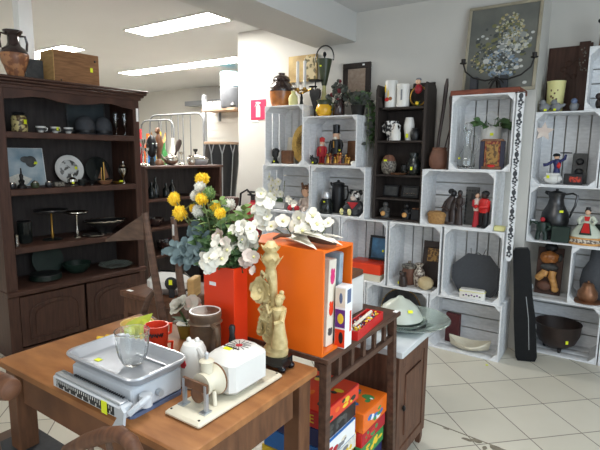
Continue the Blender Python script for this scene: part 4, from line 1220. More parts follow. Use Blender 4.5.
# copper pot and dark plate-like vase
ZJ = .411
lathe_thing('dark_vase', 'large dark bulbous vase at the right edge behind the copper pot', 'vase', (-.125, .535, ZJ), [(0, 0), (.06, 0), (.09, .05), (.098, .12), (.085, .2), (.05, .27), (.045, .34), (.04, .36), (0, .36)], 'blackmat')
t = thing('copper_pot', 'small brown copper pot with lid on a saucer at the right edge', 'pot', (-.160, .415, ZJ))
G().lathe([(0, 0), (.08, 0), (.094, .008), (.09, .012), (0, .012)], n=28).ob('saucer', 'copper', t)
G().lathe([(0, .012), (.05, .012), (.064, .04), (.06, .075), (.04, .105), (.036, .12), (0, .122)], n=28).ob('body', 'copper', t)
G().lathe([(.038, .12), (.03, .132), (.008, .138), (.008, .15), (0, .152)], n=20).ob('lid', 'copper', t)
t = thing('cauldron', 'wide dark iron cauldron with three stub feet in the lowest right crate', 'cauldron', (-.325, .482, .011))
G().lathe([(0, .022), (.07, .022), (.12, .06), (.145, .12), (.15, .19), (.155, .2), (.146, .2), (.138, .12), (.11, .066), (0, .032)], n=36).ob('bowl', 'terracast', t)
for k in range(3):
    a = R(-70 + 120 * k)
    G().cyl((.08 * math.cos(a), .08 * math.sin(a), 0), .01, .032, 10, r2=.016).ob('foot', 'black', t)
sticker(t, (.075, -.122, .10), R(32), w=.018, h=.024)
# on top of the star crate
ZK = 1.7
t = thing('carved_board', 'dark brown carved board leaning behind the cream cup', 'board', (-.435, .622, ZK), rot=(R(-5), 0, 0))
G().bx(-.125, .125, 0, .018, 0, .475, ch=.003).ob('board', 'darkwoodv', t)
g = G()
for k in range(7):
    g.sph((.03 + .05 * math.cos(k), -.001, .31 + .05 * math.sin(k)), (.022, .004, .02), 8)
g.ob('carving', 'darkwoodv', t)
t = thing('carved_board', 'narrow dark board with speckled inlay beside the top right crate', 'board', (-.292, .588, ZK), rot=(R(-4), 0, 0))
G().bx(-.006, .008, 0, .016, 0, .48, ch=.003).bx(-.075, -.006, 0, .016, 0, .49, ch=.002).ob('board', 'darkwoodv', t)
g = G()
for k in range(16):
    g.sph((random.uniform(-.065, -.016), -.001, random.uniform(.28, .46)), (.006, .002, .007), 6)
g.bx(-.068, -.014, -.0006, .0, .27, .47, 1)
g.ob('inlay', ['speckjar', 'darkwoodv'], t)
t = thing('enamel_cup', 'tall cream cup with brown paw marks on the star crate', 'cup', (-.474, .50, ZK))
G().lathe([(0, 0), (.05, 0), (.058, .2), (.061, .215), (.056, .215), (.05, .19), (0, .02)], n=28).ob('body', 'paleyellow', t)
g = G()
for x, z in ((-.02, .15), (0, .16), (.015, .15), (.0, .13), (-.008, .10), (.012, .09), (.0, .07), (-.02, .11)):
    g.sph((x, -.0535 + abs(x) * .15, z), (.007, .003, .008), 8)
g.ob('paw_marks', 'browncarve', t)
sticker(t, (.0, -.054, .05), w=.03, h=.03)
for i, (x, lb) in enumerate(((-.523, 'leftmost of the three small grey birds on the star crate'), (-.452, 'middle one of the three small grey birds, in front of the cream cup'), (-.345, 'rightmost of the three small grey birds, beside the top right crate'))):
    t = thing('bird_figurine', lb, 'figurine', (x, .405, ZK), (.3, -.2, 1.2)[i], 'small birds on the star crate')
    G().sph((0, 0, .032), (.034, .026, .032), 14).tube([(.025, 0, .036), (.05, 0, .046), (.056, 0, .05)], [.014, .01, .004], 8).ob('body', 'grey', t)
    G().sph((-.014, -.004, .066), .02, 12).tube([(-.03, -.004, .064), (-.042, -.004, .061)], [.005, .001], 6).ob('head', ('grey', 'grey', 'bluegrey')[i], t)
    if i < 2:
        sticker(t, (.0, -.028, .014), w=.018, h=.014)
# upper right: candle stand post on the top crate
t = thing('wooden_figure', 'tall dark wooden carving at the right top edge on the top right crate', 'carving', (-.225, .50, 2.1))
G().lathe([(0, 0), (.026, 0), (.026, .02), (.018, .04), (.016, .13), (.022, .15), (.0, .16)], n=16).ob('post', 'browncarve', t)
G().sph((0, 0, .18), (.026, .026, .03), 12).sph((-.022, -.012, .182), .014, 8).ob('head', 'black', t)
tag(G().sph((0, 0, .04), (.03, .03, .04), 12).sph((-.01, -.02, .085), .022, 10).ob('monkey_figurine', 'darkcarve', None, (-.20, .47, 1.711)), 'small dark seated figure inside the top right crate', 'figurine')
tag(G().box((0, 0, .2), (.16, .2, .4), ch=.006).ob('dark_box', 'blackmat', None, (.03, .50, 1.211)), 'dark upright box in the crate at the right edge beside the star crate', 'box')

# extinguisher sign and extinguisher on the white wall
t = thing('extinguisher_sign', 'red fire extinguisher sign on the bright white wall', 'sign', (-2.985, .318, 1.81))
G().bx(-.092, .092, -.004, 0, -.093, .093).ob('plate', 'signred', t)
g = G().prism([(-.026, -.07), (.026, -.07), (.026, .02), (.02, .038), (-.02, .038), (-.026, .02)], -.006, -.0042)
g.prism([(-.012, .04), (.012, .04), (.012, .05), (-.012, .05)], -.006, -.0042)
g.prism([(-.03, .062), (.0, .052), (.03, .056), (.03, .068), (0, .072), (-.03, .072)], -.006, -.0042)
g.prism([(-.026, .056), (-.04, .03), (-.036, .028), (-.02, .052)], -.006, -.0042)
g.ob('pictogram', 'white', t)
G().bx(-.09, .0, -.003, 0, -.115, -.098).ob('caption_strip', 'whitetag', t)
t = thing('fire_extinguisher', 'red fire extinguisher with black hose on the white wall behind the bouquet', 'fire extinguisher', (-2.99, .237, .49))
G().lathe([(0, 0), (.075, 0), (.08, .01), (.08, .36), (.06, .42), (.025, .44), (.025, .46), (0, .46)], n=24).ob('cylinder', 'extred', t)
G().lathe([(0, .46), (.022, .46), (.022, .5), (0, .5)], n=14).bx(-.06, .03, -.012, .012, .5, .515).bx(-.06, .03, -.012, .012, .53, .545).ob('valve', 'black', t)
G().tube([(.02, -.01, .49), (-.04, -.04, .56), (-.11, -.05, .52), (-.125, -.05, .4), (-.115, -.04, .2), (-.09, -.03, .08)], .011, 8).ob('hose', 'black', t)
G().bx(-.03, .03, .07, .083, .2, .3).ob('bracket', 'black', t)
tag(G().lathe([(0, 0), (.10, 0), (.10, .03), (.03, .06), (.025, .5), (.035, .8), (.045, .87), (.07, .90), (.075, .965), (.06, .975), (0, .965)], n=24).ob('plant_stand', 'darkwood', None, (-3.18, .14, 0)), 'dark round-topped plant stand behind the bouquet by the white wall end', 'plant stand')
# ------------------------------------------------------------------ the dark hutch
HA = R(90 - 4.4)
HL = (-3.30, -1.85)
def hp(u, d, z):
    """point of the hutch: u along its front, d into it"""
    return (HL[0] + u * math.cos(HA) - d * math.sin(HA), HL[1] + u * math.sin(HA) + d * math.cos(HA), z)
t = thing('hutch', 'large dark brown hutch with open shelves of china above arched doors', 'hutch', hp(0, 0, 0), HA)
U0, U1, DD = -.05, .985, .40
for a, b in ((U0, U0 + .022), (U1 - .022, U1)):
    G().bx(a, b, .02, DD, 0.06, 1.80).ob('side_panel', 'darkwoodv', t)
G().bx(U0 + .022, U1 - .022, DD - .014, DD, .06, 1.80).ob('back_panel', 'hutchback', t)
G().bx(U0, .02, 0, .02, .06, 1.80, ch=.003).ob('stile', 'darkwoodv', t)
G().bx(.933, U1, 0, .02, .06, 1.80, ch=.003).ob('stile', 'darkwoodv', t)
G().bx(.958, .978, -.0015, .0, 1.635, 1.735).ob('worn_patch', 'whitetag', t, label='pale scraped patch')
for z in (1.487, 1.113, .725):
    G().bx(U0 + .022, U1 - .022, .012, DD - .014, z, z + .036, ch=.004).ob('shelf', 'darkwood', t)
for z in (1.487, 1.113, .725):
    G().bx(.02, .933, .0, .012, z - .006, z + .036, ch=.003).ob('shelf_lip', 'darkwood', t)
G().bx(U0 - .005, U1 + .005, -.02, DD, .435, .475, ch=.008).ob('counter', 'darkwood', t)
g = G()
g.prism([(.02, 1.80), (.02, 1.725), (.10, 1.735), (.19, 1.752), (.28, 1.752), (.36, 1.735), (.48, 1.722), (.60, 1.735), (.68, 1.752), (.77, 1.752), (.85, 1.735), (.933, 1.725), (.933, 1.80)], 0, .018)
g.ob('valance', 'darkwood', t)
g = G()
g.bx(U0 - .012, U1 + .012, -.012, DD, 1.795, 1.815).bx(U0 - .03, U1 + .03, -.03, DD, 1.815, 1.832, ch=.004).bx(U0 - .05, U1 + .045, -.05, DD, 1.832, 1.852, ch=.006).bx(U0 - .065, U1 + .055, -.06, DD, 1.852, 1.866, ch=.003)
g.ob('cornice', 'darkwood', t)
G().bx(U0 + .001, U1 - .001, .012, DD - .014, .0, .06).ob('plinth', 'darkwood', t)
for a, b in ((.022, .468), (.486, .931)):
    d = G().bx(a, b, -.004, .016, .075, .425, ch=.003).ob('door', 'darkwoodv', t)
    m_ = (a + b) / 2
    w2 = (b - a) / 2 - .055
    p = [(m_ - w2, .12), (m_ + w2, .12), (m_ + w2, .29)] + [(m_ + w2 * math.cos(R(x)), .29 + .085 * math.sin(R(x))) for x in range(15, 180, 15)] + [(m_ - w2, .29)]
    G().prism(p, -.009, -.003).ob('raised_panel', 'darkwoodv', d)
    q = [(m_ + (x - m_) * .8, .25 + (z - .25) * .78) for x, z in p]
    G().prism(q, -.016, -.008).ob('panel_field', 'darkwoodv', d)
    pts = [(x, -.010, z) for x, z in p]
    G().tube(pts, .006, 6, closed=True).ob('panel_moulding', 'darkwoodv', d)
S1, S2, S3, S4 = 1.523, 1.149, .761, .475
# on top of the hutch
t = thing('amphora', 'painted brown amphora with two dark handles on top of the hutch', 'vase', hp(.17, .17, 1.866), HA)
G().lathe([(0, 0), (.038, 0), (.042, .01), (.055, .05), (.08, .12), (.088, .155), (.086, .17), (0, .17)], n=28).ob('body', 'amph', t)
G().lathe([(0, .169), (.086, .17), (.074, .198), (.045, .22), (.036, .24), (.036, .285), (.058, .308), (.06, .318), (.04, .318), (.03, .28), (0, .27)], n=28).ob('neck', 'browngloss', t)
for s in (-1, 1):
    G().tube([(s * .04, 0, .290), (s * .075, 0, .293), (s * .086, 0, .25), (s * .08, 0, .198)], .008, 8).ob('handle', 'browngloss', t)
t = thing('wooden_chest', 'plain brown wooden case with yellow sticker on top of the hutch', 'wooden case', hp(.56, .20, 1.866), HA)
G().bx(-.165, .165, -.10, .10, 0, .235, ch=.003).ob('body', 'chestwood', t)
G().bx(-.169, -.1645, -.10, .10, 0, .235).ob('end_panel', 'palewood', t)  # light falling on the left end, put in as a paler wood colour
G().sph((.135, -.10, .19), (.008, .004, .008), 8).ob('stud', 'iron', t)
G().sph((-.12, -.10, .03), (.006, .003, .006), 8).ob('stud', 'iron', t)
sticker(t, (.105, -.102, .125), w=.02, h=.03)
box_thing('grey_box', 'grey box half hidden behind the wooden case on the hutch', 'box', hp(.335, .31, 1.866), (.12, .10, .17), 'darkgrey', HA)
# top shelf
t = thing('lidded_jar', 'cream and gold patterned jar with yellow sticker on the top hutch shelf', 'jar', hp(.165, .16, S1), HA)
G().lathe([(0, 0), (.045, 0), (.05, .01), (.05, .09), (.042, .11), (0, .112)], n=22).ob('body', 'jarprint', t)
G().lathe([(.036, .11), (.04, .118), (.034, .132), (0, .136)], n=18).ob('lid', 'pewter', t)
sticker(t, (.02, -.048, .07), R(20), w=.022, h=.03)
for i, u in enumerate((.285, .385, .478)):
    t = thing('tea_cup', ('small white cup nearest the cream and gold jar', 'small white cup with yellow sticker in the middle of three', 'small white cup nearest the two dark spheres')[i], 'cup', hp(u, .12, S1), HA + R(20 * i), 'small cups on the top hutch shelf')
    G().lathe([(0, 0), (.018, 0), (.016, .006), (.03, .03), (.033, .046), (.03, .046), (.026, .03), (0, .01)], n=18).ob('bowl', 'white', t)
    G().lathe([(.0315, .018), (.0335, .03), (.0325, .034), (.028, .024)], n=18).ob('band', 'darkgrey', t)
    G().tube([(.03, 0, .038), (.046, 0, .034), (.042, 0, .018), (.026, 0, .014)], .004, 6).ob('handle', 'white', t)
    if i == 1:
        sticker(t, (-.01, -.032, .032), w=.022, h=.022)
for i, (u, r) in enumerate(((.64, .073), (.785, .068))):
    t = thing('dark_globe', ('black bowler-like dome on the top hutch shelf, the left and larger one', 'black bowler-like dome on the top hutch shelf, the right one by the glasses')[i], 'hat', hp(u, .19, S1), HA)
    G().lathe([(0, 0), (r * 1.0, 0), (r * 1.06, .008), (r * .97, .014), (r, .06), (r * .9, .1), (r * .6, .13), (r * .25, .142), (0, .144)], n=24).ob('crown', 'blackmat', t)
    G().lathe([(r * 1.0, .014), (r * 1.015, .016), (r * 1.015, .035), (r * 1.0, .037)], n=24).ob('band', 'black', t)
frame_picture('dark_print', 'dark grey picture leaning behind the two black domes', 'picture', hp(.75, .355, S1), .32, .265, .012, 'darkgrey', 'darkprint', R(-5), HA, .014)
for i, u in enumerate((.842, .918)):
    t = thing('champagne_flute', ('tall slim glass nearest the black dome', 'tall slim glass nearest the right side of the hutch')[i], 'glass', hp(u, .10, S1), HA, 'slim glasses on the top hutch shelf')
    G().lathe([(0, 0), (.024, 0), (.026, .003), (.004, .008), (.003, .05), (.014, .07), (.02, .13), (.018, .175), (.0165, .175), (.018, .13), (.012, .073), (0, .06)], n=18).ob('bowl', 'glass', t)
    G().lathe([(.0165, .172), (.0185, .1745), (.0165, .177)], n=18).ob('rim', 'silver', t)
# second shelf
t = frame_picture('bird_print', 'pale unframed print of a grey bird leaning on the second hutch shelf', 'picture', hp(.245, .30, S2), .275, .275, .004, 'whitetag', 'skyprint', R(-9), HA, .012)
G().sph((.045, -.001, .175), (.04, .002, .042), 16).sph((.01, -.001, .19), (.035, .002, .024), 12).ob('bird', 'darkgrey', t)
G().prism([(-.13, .01), (.0, .01), (.04, .05), (-.05, .09), (-.13, .06)], .001, .005).ob('white_wing', 'whitepom', t)
sticker(t, (.075, -.002, .165), w=.026, h=.018, rx=0)
t = thing('decorative_plate', 'round white plate with grey painted figures standing on the second hutch shelf', 'plate', hp(.56, .30, S2), rot=(R(-12), 0, HA))
TT = Matrix.Translation((0, 0, .112)) @ Matrix.Rotation(R(90), 4, 'X')
G().lathe([(0, 0), (.07, 0), (.11, .014), (.11, .02), (.07, .008), (0, .008)], T=TT, n=40).ob('rim', 'white', t)
G().lathe([(0, .0085), (.075, .0085), (.072, .011), (0, .011)], T=TT, n=40).ob('painting', 'platepaint', t)
sticker(t, (.05, -.021, .12), w=.018, h=.022)
t = thing('pagoda_figure', 'small dark tower figure at the left of the second hutch shelf', 'figurine', hp(.125, .09, S2), HA)
G().lathe([(0, 0), (.03, 0), (.026, .02), (.014, .03), (.02, .05), (.01, .06), (.013, .085), (.006, .1), (.004, .135), (0, .137)], n=14).ob('tower', 'iron', t)
for i, (u, m_, h_) in enumerate(((.06, 'pewter', .045), (.205, 'greenglaze', .05), (.30, 'pewter', .045))):
    t = thing('salt_pot', ('tiny dark pot at the left end of the second hutch shelf', 'tiny green pot with bright lid in front of the bird print', 'tiny dark pot at the right foot of the bird print')[i], 'pot', hp(u, .08, S2), HA)
    G().lathe([(0, 0), (.02, 0), (.028, .02), (.024, .035), (0, .036)], n=16).ob('body', m_, t)
    G().lathe([(.02, .035), (.018, .042), (.005, h_), (0, h_ + .002)], n=14).ob('lid', 'silver', t)
box_thing('small_box', 'small grey-brown box between the bird print and the white plate', 'box', hp(.375, .11, S2), (.075, .05, .032), 'speckjar', HA)
t = thing('sugar_bowl', 'small silver pot with a tall finial in front of the white plate', 'sugar bowl', hp(.47, .09, S2), HA)
G().lathe([(0, 0), (.018, 0), (.014, .008), (.034, .03), (.032, .048), (.02, .058), (.006, .066), (.006, .09), (0, .092)], n=20).ob('body', 'silver', t)
sticker(t, (-.01, -.032, .026), w=.018, h=.016)
lathe_thing('glass_cup', 'short grey glass cup right of the silver pot', 'cup', hp(.545, .10, S2), [(0, 0), (.024, 0), (.028, .045), (.025, .045), (.022, .006), (0, .006)], 'glassdark')
lathe_thing('small_bowl', 'small dark bowl with bright rim left of the wooden ship', 'bowl', hp(.625, .10, S2), [(0, 0), (.016, 0), (.014, .006), (.03, .03), (.027, .032), (.012, .012), (0, .01)], 'pewter')
tag(G().lathe([(0, 0), (.10, 0), (.105, .004), (.06, .004), (0, .004)], T=Matrix.Translation((0, 0, .105)) @ Matrix.Rotation(R(80), 4, 'X'), n=30).ob('glass_plate', 'glassdark', None, hp(.79, .31, S2), HA), 'dark glass plate standing behind the wooden ship', 'plate')
t = thing('ship_ornament', 'small brown wooden sailing ship with a brass mast on the second hutch shelf', 'ornament', hp(.735, .12, S2), HA)
G().prism([(-.055, .03), (-.04, .006), (.04, .006), (.06, .036), (.03, .03)], -.018, .018).bx(-.03, .03, -.02, .02, 0, .008).ob('hull', 'copper', t)
G().cyl((0, 0, .02), .004, .15, 8).cyl((-.02, 0, .02), .003, .11, 8).ob('mast', 'brass', t)
G().prism([(.004, .04), (.04, .05), (.006, .15)], -.001, .001).prism([(-.018, .04), (-.05, .05), (-.02, .12)], -.001, .001).ob('sail', 'browncarve', t)
t = thing('silver_urn', 'silver urn-shaped trophy at the right of the second hutch shelf', 'urn', hp(.90, .12, S2), HA)
G().lathe([(0, 0), (.026, 0), (.024, .01), (.008, .03), (.012, .045), (.036, .09), (.038, .12), (.024, .135), (.026, .142), (0, .142)], n=24).ob('bowl', 'silver', t)
G().lathe([(.026, .142), (.02, .155), (.006, .16), (.006, .175), (0, .176)], n=16).ob('lid', 'silver', t)
t = thing('sardine_tin', 'small bright dish with yellow sticker left of the silver urn', 'dish', hp(.832, .085, S2), HA)
G().lathe([(0, 0), (.03, 0), (.045, .018), (.042, .02), (.028, .006), (0, .006)], n=20).ob('dish', 'brass', t)
sticker(t, (.0, -.042, .022), w=.03, h=.014)
# third shelf
t = thing('cut_glass_jar', 'ribbed dark glass jar at the left of the third hutch shelf', 'jar', hp(.15, .16, S3), HA)
g = G()
vs, fs = [], []
for z, r in ((0, .036), (.01, .042), (.15, .045), (.155, .04), (.15, .036), (.02, .034)):
    for k in range(32):
        q = r * (1 + (.05 if k % 2 else -.03))
        vs.append((q * math.cos(k * PI / 16), q * math.sin(k * PI / 16), z))
for a in range(5):
    for k in range(32):
        j = (k + 1) % 32
        fs.append((a * 32 + k, a * 32 + j, a * 32 + 32 + j, a * 32 + 32 + k))
fs.append(tuple(range(31, -1, -1)))
fs.append(tuple(160 + k for k in range(32)))
g.add(vs, fs).ob('body', 'glassdark', t)
G().lathe([(.036, .148), (.046, .152), (.04, .158)], n=24).ob('rim', 'pewter', t)
tag(G().lathe([(0, 0), (.016, 0), (.018, .02), (.012, .05), (.016, .075), (.006, .085), (0, .085)], n=14).ob('small_vase', 'silver', None, hp(.06, .075, S3)), 'small bright bottle at the left end of the third hutch shelf', 'bottle')
for i, (u, d, h, r, gl) in enumerate(((.335, .16, .20, .115, 'glassdark'), (.50, .12, .175, .085, 'silver'))):
    t = thing('cake_stand', ('tall cake stand with dark plate and brass stem on the third hutch shelf', 'smaller silver cake stand on the third hutch shelf')[i], 'cake stand', hp(u, d, S3), HA)
    G().lathe([(0, 0), (.07 if i == 0 else .03, 0), (.06 if i == 0 else .026, .008), (.012, .016), (0, .016)], n=24).ob('foot', gl, t)
    G().lathe([(0, .012), (.010, .014), (.013, .04), (.007, .07), (.006, h - .01), (.014, h), (0, h)], n=14).ob('stem', 'brass' if i == 0 else 'silver', t)
    G().lathe([(0, h), (r * .8, h + .002), (r, h + .014), (r * .98, h + .02), (r * .8, h + .008), (0, h + .006)], n=36).ob('plate', 'pewter' if i == 0 else 'silver', t)
t = thing('fruit_bowl', 'wide shallow openwork silver bowl on the third hutch shelf', 'bowl', hp(.74, .14, S3), HA)
G().lathe([(0, 0), (.06, 0), (.05, .01), (.09, .05), (.15, .085), (.175, .1), (.172, .105), (.14, .088), (.08, .055), (0, .02)], n=36, sy=.65).ob('bowl', 'pewter', t)
G().tube([(.172 * math.cos(k * PI / 18), .112 * math.sin(k * PI / 18), .103 + .005 * math.sin(k * 3)) for k in range(36)], .005, 6, closed=True).ob('rim', 'silver', t)
tag(G().lathe([(0, 0), (.05, 0), (.09, .012), (.088, .015), (.05, .004), (0, .004)], n=30).ob('small_platter', 'silver', None, hp(.615, .085, S3)), 'small flat silver platter in front of the openwork bowl', 'platter')
# counter level
t = thing('stacked_plates', 'stack of dark green plates with a pale plate on top on the hutch counter', 'plates', hp(.265, .15, S4), HA)
for k in range(5):
    G().lathe([(0, 0), (.06, 0), (.105, .012), (.103, .016), (.06, .006), (0, .006)], c=(0, 0, .008 * k), n=32).ob('plate', 'pewter' if k == 4 else 'darkgreen', t)
lathe_thing('serving_bowl', 'dark green round bowl on the hutch counter right of the plates', 'bowl', hp(.52, .2, S4), [(0, 0), (.05, 0), (.09, .035), (.105, .075), (.1, .077), (.08, .035), (0, .012)], 'darkgreen')
lathe_thing('glass_dish', 'wide flat clear glass dish at the right of the hutch counter', 'dish', hp(.81, .14, S4), [(0, 0), (.08, 0), (.13, .025), (.127, .029), (.08, .007), (0, .007)], 'glassgreen')
tag(G().lathe([(0, 0), (.11, 0), (.115, .004), (0, .006)], T=Matrix.Translation((0, 0, .115)) @ Matrix.Rotation(R(78), 4, 'X'), n=32).ob('dark_plate', 'darkgreen', None, hp(.35, .3, S4), HA), 'dark green plate standing behind the stack of plates', 'plate')

# ------------------------------------------------------------------ low bookcase behind the hutch, facing the shop
# local x along the wall run, front at local y = 0
BA = R(90)
t = thing('low_bookcase', 'low dark brown bookcase right of the hutch carrying pots and silver', 'bookcase', (-3.50, -.62, 0), BA)
BW = .965
G().bx(0, .03, 0, .34, 0, 1.25).ob('side_panel', 'darkwoodv', t)
G().bx(BW - .03, BW, 0, .34, 0, 1.25).ob('side_panel', 'darkwoodv', t)
G().bx(.03, BW - .03, .325, .34, 0, 1.25).ob('back_panel', 'hutchback', t)
G().bx(-.012, BW + .012, -.012, .345, 1.25, 1.275, ch=.004).ob('top', 'darkwood', t)
for z in (.06, .45, .71, .975):
    G().bx(.03, BW - .03, .004, .325, z - .022, z, ch=.002).ob('shelf', 'darkwood', t)
def bp_(u, d, z):
    return (-3.50 - d, -.62 + u, z)
ZT = 1.275
t = thing('african_mask', 'black carved tribal head with white eyes among the silver on the bookcase', 'mask', bp_(.22, .17, ZT), BA)
G().lathe([(0, 0), (.035, 0), (.03, .02), (.018, .04), (.022, .07), (0, .075)], n=16).ob('neck', 'black', t)
G().sph((0, 0, .175), (.05, .05, .105), 18).tube([(0, -.05, .2), (0, -.066, .17), (0, -.06, .155)], [.008, .011, .012], 8).sph((0, -.05, .12), (.018, .012, .008), 8).ob('face', 'black', t)
for s in (-1, 1):
    G().sph((s * .02, -.045, .2), (.01, .006, .006), 8).ob('eye', 'white', t)
    G().sph((s * .05, 0, .18), (.008, .014, .026), 8).ob('ear', 'black', t)
t = thing('silver_teapot', 'round silver teapot lying beside the black tribal head', 'teapot', bp_(.42, .14, ZT), BA)
G().sph((0, 0, .052), (.075, .06, .052), 20).lathe([(0, .1), (.02, .1), (.014, .112), (0, .118)], n=12).ob('body', 'silver', t)
G().tube([(-.06, 0, .05), (-.1, 0, .075), (-.115, 0, .105)], [.018, .011, .008], 8).ob('spout', 'silver', t)
t = thing('chafing_dish', 'flat silver lidded dish with side handles at the right of the bookcase top', 'dish', bp_(.78, .16, ZT), BA)
G().lathe([(0, 0), (.09, 0), (.105, .03), (.108, .055), (0, .056)], n=30).ob('pan', 'steel', t)
G().lathe([(.11, .055), (.112, .062), (.09, .08), (.03, .092), (.01, .1), (0, .102)], n=30).ob('lid', 'silver', t)
for s in (-1, 1):
    G().tube([(s * .105, -.02, .05), (s * .14, -.015, .052), (s * .14, .015, .052), (s * .105, .02, .05)], .005, 6).ob('handle', 'steel', t)
for i, (u, d, h, lb) in enumerate(((.09, .08, .16, 'silver candlestick at the left end of the bookcase top'), (.145, .2, .24, 'tall silver candlestick behind the black tribal head'), (.57, .16, .13, 'short silver candlestick left of the lidded dish'), (.86, .27, .16, 'dark candlestick behind the lidded dish'))):
    lathe_thing('candlestick', lb, 'candlestick', bp_(u, d, ZT), [(0, 0), (.032, 0), (.03, .01), (.01, .025), (.012, h * .4), (.006, h * .5), (.01, h * .8), (.022, h * .86), (.024, h), (0, h)], 'iron' if i == 3 else 'silver', 16, 'candlesticks on the bookcase')
for i, (u, d, lb) in enumerate(((.03, .12, 'clear goblet nearest the hutch on the bookcase top'), (.085, .24, 'clear goblet behind the silver candlestick'))):
    lathe_thing('goblet', lb, 'glass', bp_(u, d, ZT), [(0, 0), (.03, 0), (.028, .004), (.005, .01), (.005, .08), (.03, .11), (.034, .17), (.031, .17), (.026, .11), (0, .09)], 'glass', 18, 'goblets on the bookcase')
t = thing('wooden_statue', 'brown wooden bird statue with raised wings on the bookcase top', 'statue', bp_(.36, .24, ZT), BA)
G().lathe([(0, 0), (.05, 0), (.045, .03), (.02, .06), (.03, .14), (.045, .2), (.03, .26), (.015, .3), (0, .31)], n=16).ob('body', 'browncarve', t)
G().sph((-.01, 0, .325), (.026, .024, .03), 12).tube([(-.03, -.01, .325), (-.055, -.015, .315)], [.01, .003], 6).ob('head', 'browncarve', t)
for s in (-1, 1):
    G().tube([(s * .03, 0, .2), (s * .07, 0, .24), (s * .085, 0, .31)], [.024, .02, .006], 8, flat=.5).ob('wing', 'honey', t)
t = thing('long_spoon', 'dark wooden paddle leaning among the silver on the bookcase top', 'paddle', bp_(.50, .22, ZT), rot=(0, R(24), BA))
G().lathe([(0, 0), (.012, 0), (.012, .14), (.03, .18), (.034, .24), (.02, .27), (0, .275)], n=14, sy=.4).ob('paddle', 'darkcarve', t)
t = thing('silver_jug', 'small silver milk jug between the teapot and the lidded dish', 'jug', bp_(.64, .10, ZT), BA)
G().lathe([(0, 0), (.03, 0), (.04, .03), (.036, .06), (.024, .08), (.03, .095), (.026, .095), (.02, .08), (0, .07)], n=20).ob('body', 'silver', t)
G().tube([(.028, 0, .085), (.056, 0, .08), (.05, 0, .04), (.036, 0, .03)], .005, 6).ob('handle', 'silver', t)
# bottles and glasses in the dim shelves of the bookcase
for i, (u, d, z, h, lb) in enumerate(((.16, .12, .975, .15, 'dark bottle at the left of the upper bookcase shelf'), (.24, .16, .975, .19, 'tallest dark bottle on the upper bookcase shelf'), (.33, .12, .975, .13, 'small dark bottle on the upper bookcase shelf'), (.44, .16, .975, .16, 'dark bottle right of the small one on the upper bookcase shelf'))):
    lathe_thing('dark_bottle', lb, 'bottle', bp_(u, d, z), [(0, 0), (.03, 0), (.032, .01), (.032, h * .55), (.012, h * .75), (.012, h), (0, h)], 'glassdark', 18, 'dark bottles in the bookcase')
lathe_thing('dark_bowl', 'dark bowl on the second bookcase shelf beside the chair back', 'bowl', bp_(.2, .14, .71), [(0, 0), (.04, 0), (.08, .04), (.09, .08), (.085, .08), (.07, .04), (0, .012)], 'browngloss')
lathe_thing('dark_bowl', 'dark bowl in the lower bookcase shelf behind the blue-grey leaves', 'bowl', bp_(.35, .14, .45), [(0, 0), (.05, 0), (.1, .05), (.11, .1), (.105, .1), (.09, .05), (0, .012)], 'browngloss')

# ------------------------------------------------------------------ rear room
t = thing('metal_rack', 'grey metal tube rack with round corners standing in the rear room', 'metal rack', (-5.40, 1.45, 0))
def arch(x0, x1, h, r):
    return [(x0, 0, 0), (x0, 0, h - r)] + [(x0 + r - r * math.cos(R(a)), 0, h - r + r * math.sin(R(a))) for a in (30, 60, 90)] + [(x1 - r + r * math.sin(R(a)), 0, h - r + r * math.cos(R(a))) for a in (0, 30, 60)] + [(x1, 0, h - r), (x1, 0, 0)]
G().tube(arch(-.60, .53, 1.93, .12), .013, 10).ob('frame', 'rackgrey', t)
for x in (-.35, -.12, .02, .12, .27):
    G().tube([(x, 0, .35), (x, 0, 1.915)], .008, 8).ob('bar', 'rackgrey', t)
G().tube([(-.6, 0, .35), (.53, 0, .35)], .011, 8).ob('rail', 'rackgrey', t)
t = thing('metal_rack', 'lower grey metal tube rack in front of the taller rack', 'metal rack', (-5.55, 1.25, 0))
G().tube(arch(-.40, .30, 1.84, .12), .012, 10).ob('frame', 'rackgrey', t)
for x in (-.2, 0, .15):
    G().tube([(x, 0, .35), (x, 0, 1.83)], .008, 8).ob('bar', 'rackgrey', t)
G().tube([(-.4, 0, .35), (.3, 0, .35)], .011, 8).ob('rail', 'rackgrey', t)
t = thing('drum', 'tall dark drum with pale V-shaped lacing in the rear room by the white wall', 'drum', (-4.40, 1.30, 0))
G().lathe([(0, 0), (.17, 0), (.18, .02), (.13, .45), (.15, .7), (.215, 1.2), (.225, 1.5), (0, 1.5)], n=28).ob('shell', 'black', t)
G().lathe([(0, 1.5), (.222, 1.5), (.232, 1.51), (.225, 1.535), (0, 1.54)], n=28).ob('skin', 'greywood', t)
g = G()
N_ = 20
for k in range(N_):
    a = k * 2 * PI / N_
    b = a + PI / N_ * (1 if k % 2 else -1)
    g.tube([(.228 * math.cos(a), .228 * math.sin(a), 1.5), (.232 * math.cos(b), .232 * math.sin(b), 1.38), (.165 * math.cos(b), .165 * math.sin(b), .72)], .008, 5)
g.ob('lacing', 'grey', t)
t = thing('rear_shelf', 'pale wooden wall shelf on the white slatted partition in the rear room', 'shelf', (-4.66, 1.75, 1.955))
G().bx(-.30, .30, -.25, .02, 0, .035, ch=.004).ob('board', 'greywood', t)
for s in (-1, 1):
    G().prism([(s * .2 - .01, 0), (s * .2 + .01, 0), (s * .2 + .01, -.12), (s * .2 - .01, -.12)], -.02, .02).ob('bracket', 'steel', t)
t = thing('grey_bucket', 'tall grey rounded canister with cyan striped upper half on the rear shelf', 'canister', (-4.53, 1.62, 1.99))
G().lathe([(0, 0), (.13, 0), (.135, .01), (.14, .26), (.12, .28), (0, .28)], n=28).ob('body', 'bucketgrey', t)
